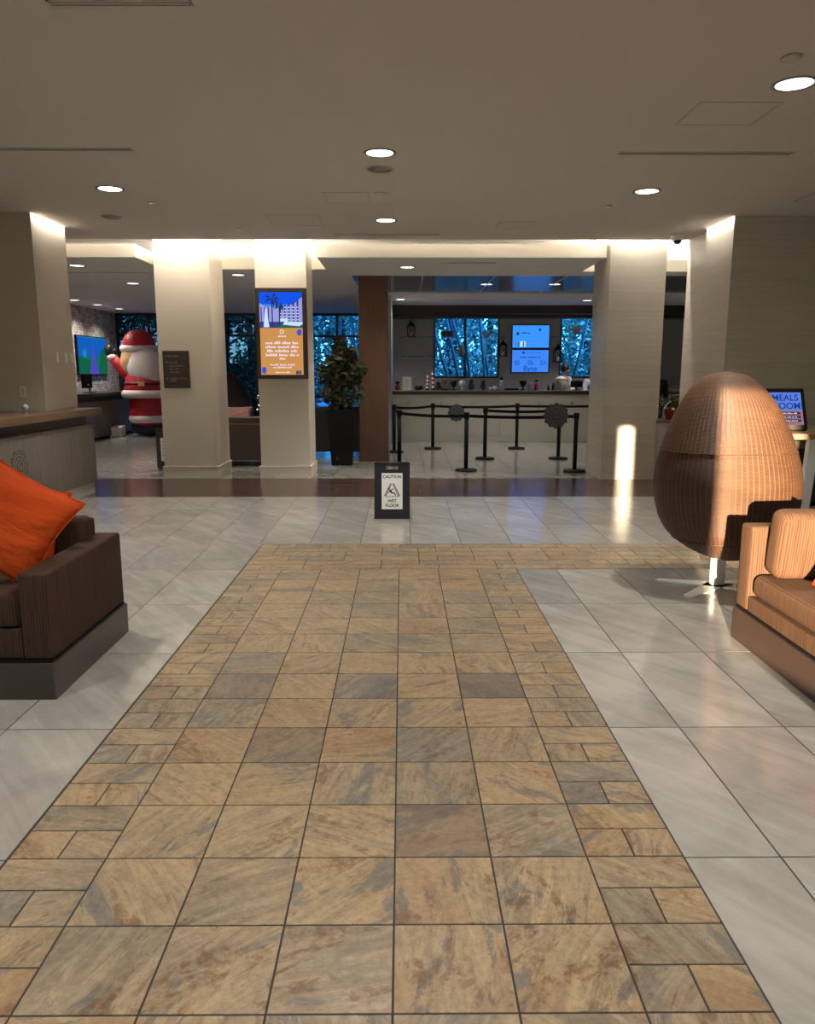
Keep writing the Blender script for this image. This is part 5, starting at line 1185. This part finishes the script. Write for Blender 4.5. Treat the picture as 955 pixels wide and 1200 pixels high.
MB().lathe([(0.37, 2.03), (0.38, 2.15), (0.335, 2.30), (0.24, 2.42), (0.12, 2.48), (0, 2.49)], (-0.13, 0, 0), seg=28).build('hat', M['red'], t)
MB().tube([(-0.30, -0.05, 1.42), (-0.48, -0.1, 1.54), (-0.62, -0.12, 1.70), (-0.72, -0.12, 1.84)], [0.17, 0.145, 0.12, 0.10], 14).build('arm', M['red'], t)
MB().ball((-0.73, -0.12, 1.85), 0.125, sc=(1, 1, 0.62)).build('arm_cuff', M['fleece'], t)
MB().ball((-0.80, -0.12, 2.0), 0.115, sc=(0.9, 0.7, 1.25)).ball((-0.68, -0.12, 1.98), 0.055, sc=(0.9, 0.8, 1.3)).build('mitten', M['mitten'], t)
MB().tube([(0.36, -0.05, 1.42), (0.56, -0.12, 1.30), (0.64, -0.2, 1.12)], [0.17, 0.14, 0.12], 14).build('arm', M['red'], t)
MB().ball((0.65, -0.22, 1.04), 0.12, sc=(0.9, 0.8, 1.2)).build('mitten', M['mitten'], t)
for lb, x, y, s in (('crumpled white blower box at the foot of the inflatable', -6.78, 18.35, 0.16), ):
    item('white_box', lb, 'box', x, [('box', MB().box(-s, s, -s, s, 0, 0.24, 0.02), M['paper']), ('flap', MB().box(-s, s, -0.02, s * 1.1, 0.24, 0.255), M['fleece'])], y=y, z=0)

# far reception counter, chair and TV on the stone wall
t = thing('far_desk', 'grey far reception desk with dark top beneath the wall television', 'desk', (-6.85, 20.0, 0))
MB().box(-0.5, 0.0, -6.0, 0, 0.06, 0.86).build('front_panel', M['deskwood'], t); MB().box(-0.48, -0.04, -6.0, -0.04, 0, 0.06).build('plinth', M['black'], t)
MB().box(-0.45, -0.05, -6.0, -0.05, 0.86, 0.98).build('recess', M['darkwood'], t); MB().box(-0.55, 0.06, -6.0, 0.06, 0.98, 1.05, 0.004).build('counter_top', M['darkwood'], t)
t = thing('wall_television', 'wall television glowing blue and green on the stacked stone wall', 'television', (-7.60, 19.2, 1.90))
MB().box(0, 0.05, -0.90, 0.90, -0.47, 0.47, 0.005).build('housing', M['black'], t)
p = Pic(-0.001); w, h = 0.87, 0.44
p.r(-w, w, -h, h, 'tv_blue'); p.poly([(-w, -h), (w, -h), (w, 0.2), (0.4, 0.02), (0.1, -0.05), (-0.3, 0.0), (-w, -0.1)], 'tv_teal')
p.poly([(-w, -h), (-0.15, -h), (-0.2, -0.1), (-w, -0.02)], 'tv_green'); p.poly([(0.3, -h), (w, -h), (w, 0.28), (0.5, 0.1)], 'tv_green')
p.disc(-0.5, 0.05, 0.13, 0.10, 'tv_cyan'); p.poly([(-0.25, -h), (0.3, -h), (0.12, -0.1), (0.06, 0.2), (0.02, 0.28), (-0.02, 0.2), (-0.06, -0.1)], 'tv_violet'); p.r(-w, w, h - 0.02, h, 'tv_cyan')
bmesh.ops.transform(p.bm, matrix=Matrix.Translation((0.051, 0, 0)) @ Matrix.Rotation(PI / 2, 4, 'Z'), verts=p.bm.verts); p.build('screen_picture', EM, t)
t = thing('desk_monitor', 'black monitor on an arm standing on the far reception desk, below the television', 'monitor', (-7.05, 17.6, 1.05))
MB().box(-0.10, 0.10, -0.12, 0.12, 0, 0.02, 0.004).build('base', M['black'], t); MB().tube([(0, 0, 0.02), (0.0, 0, 0.14), (-0.05, 0.02, 0.20)], 0.018, 8).build('arm', M['black'], t)
MB().box(-0.07, -0.03, -0.26, 0.26, 0.10, 0.42, 0.006).build('screen', M['black'], t)
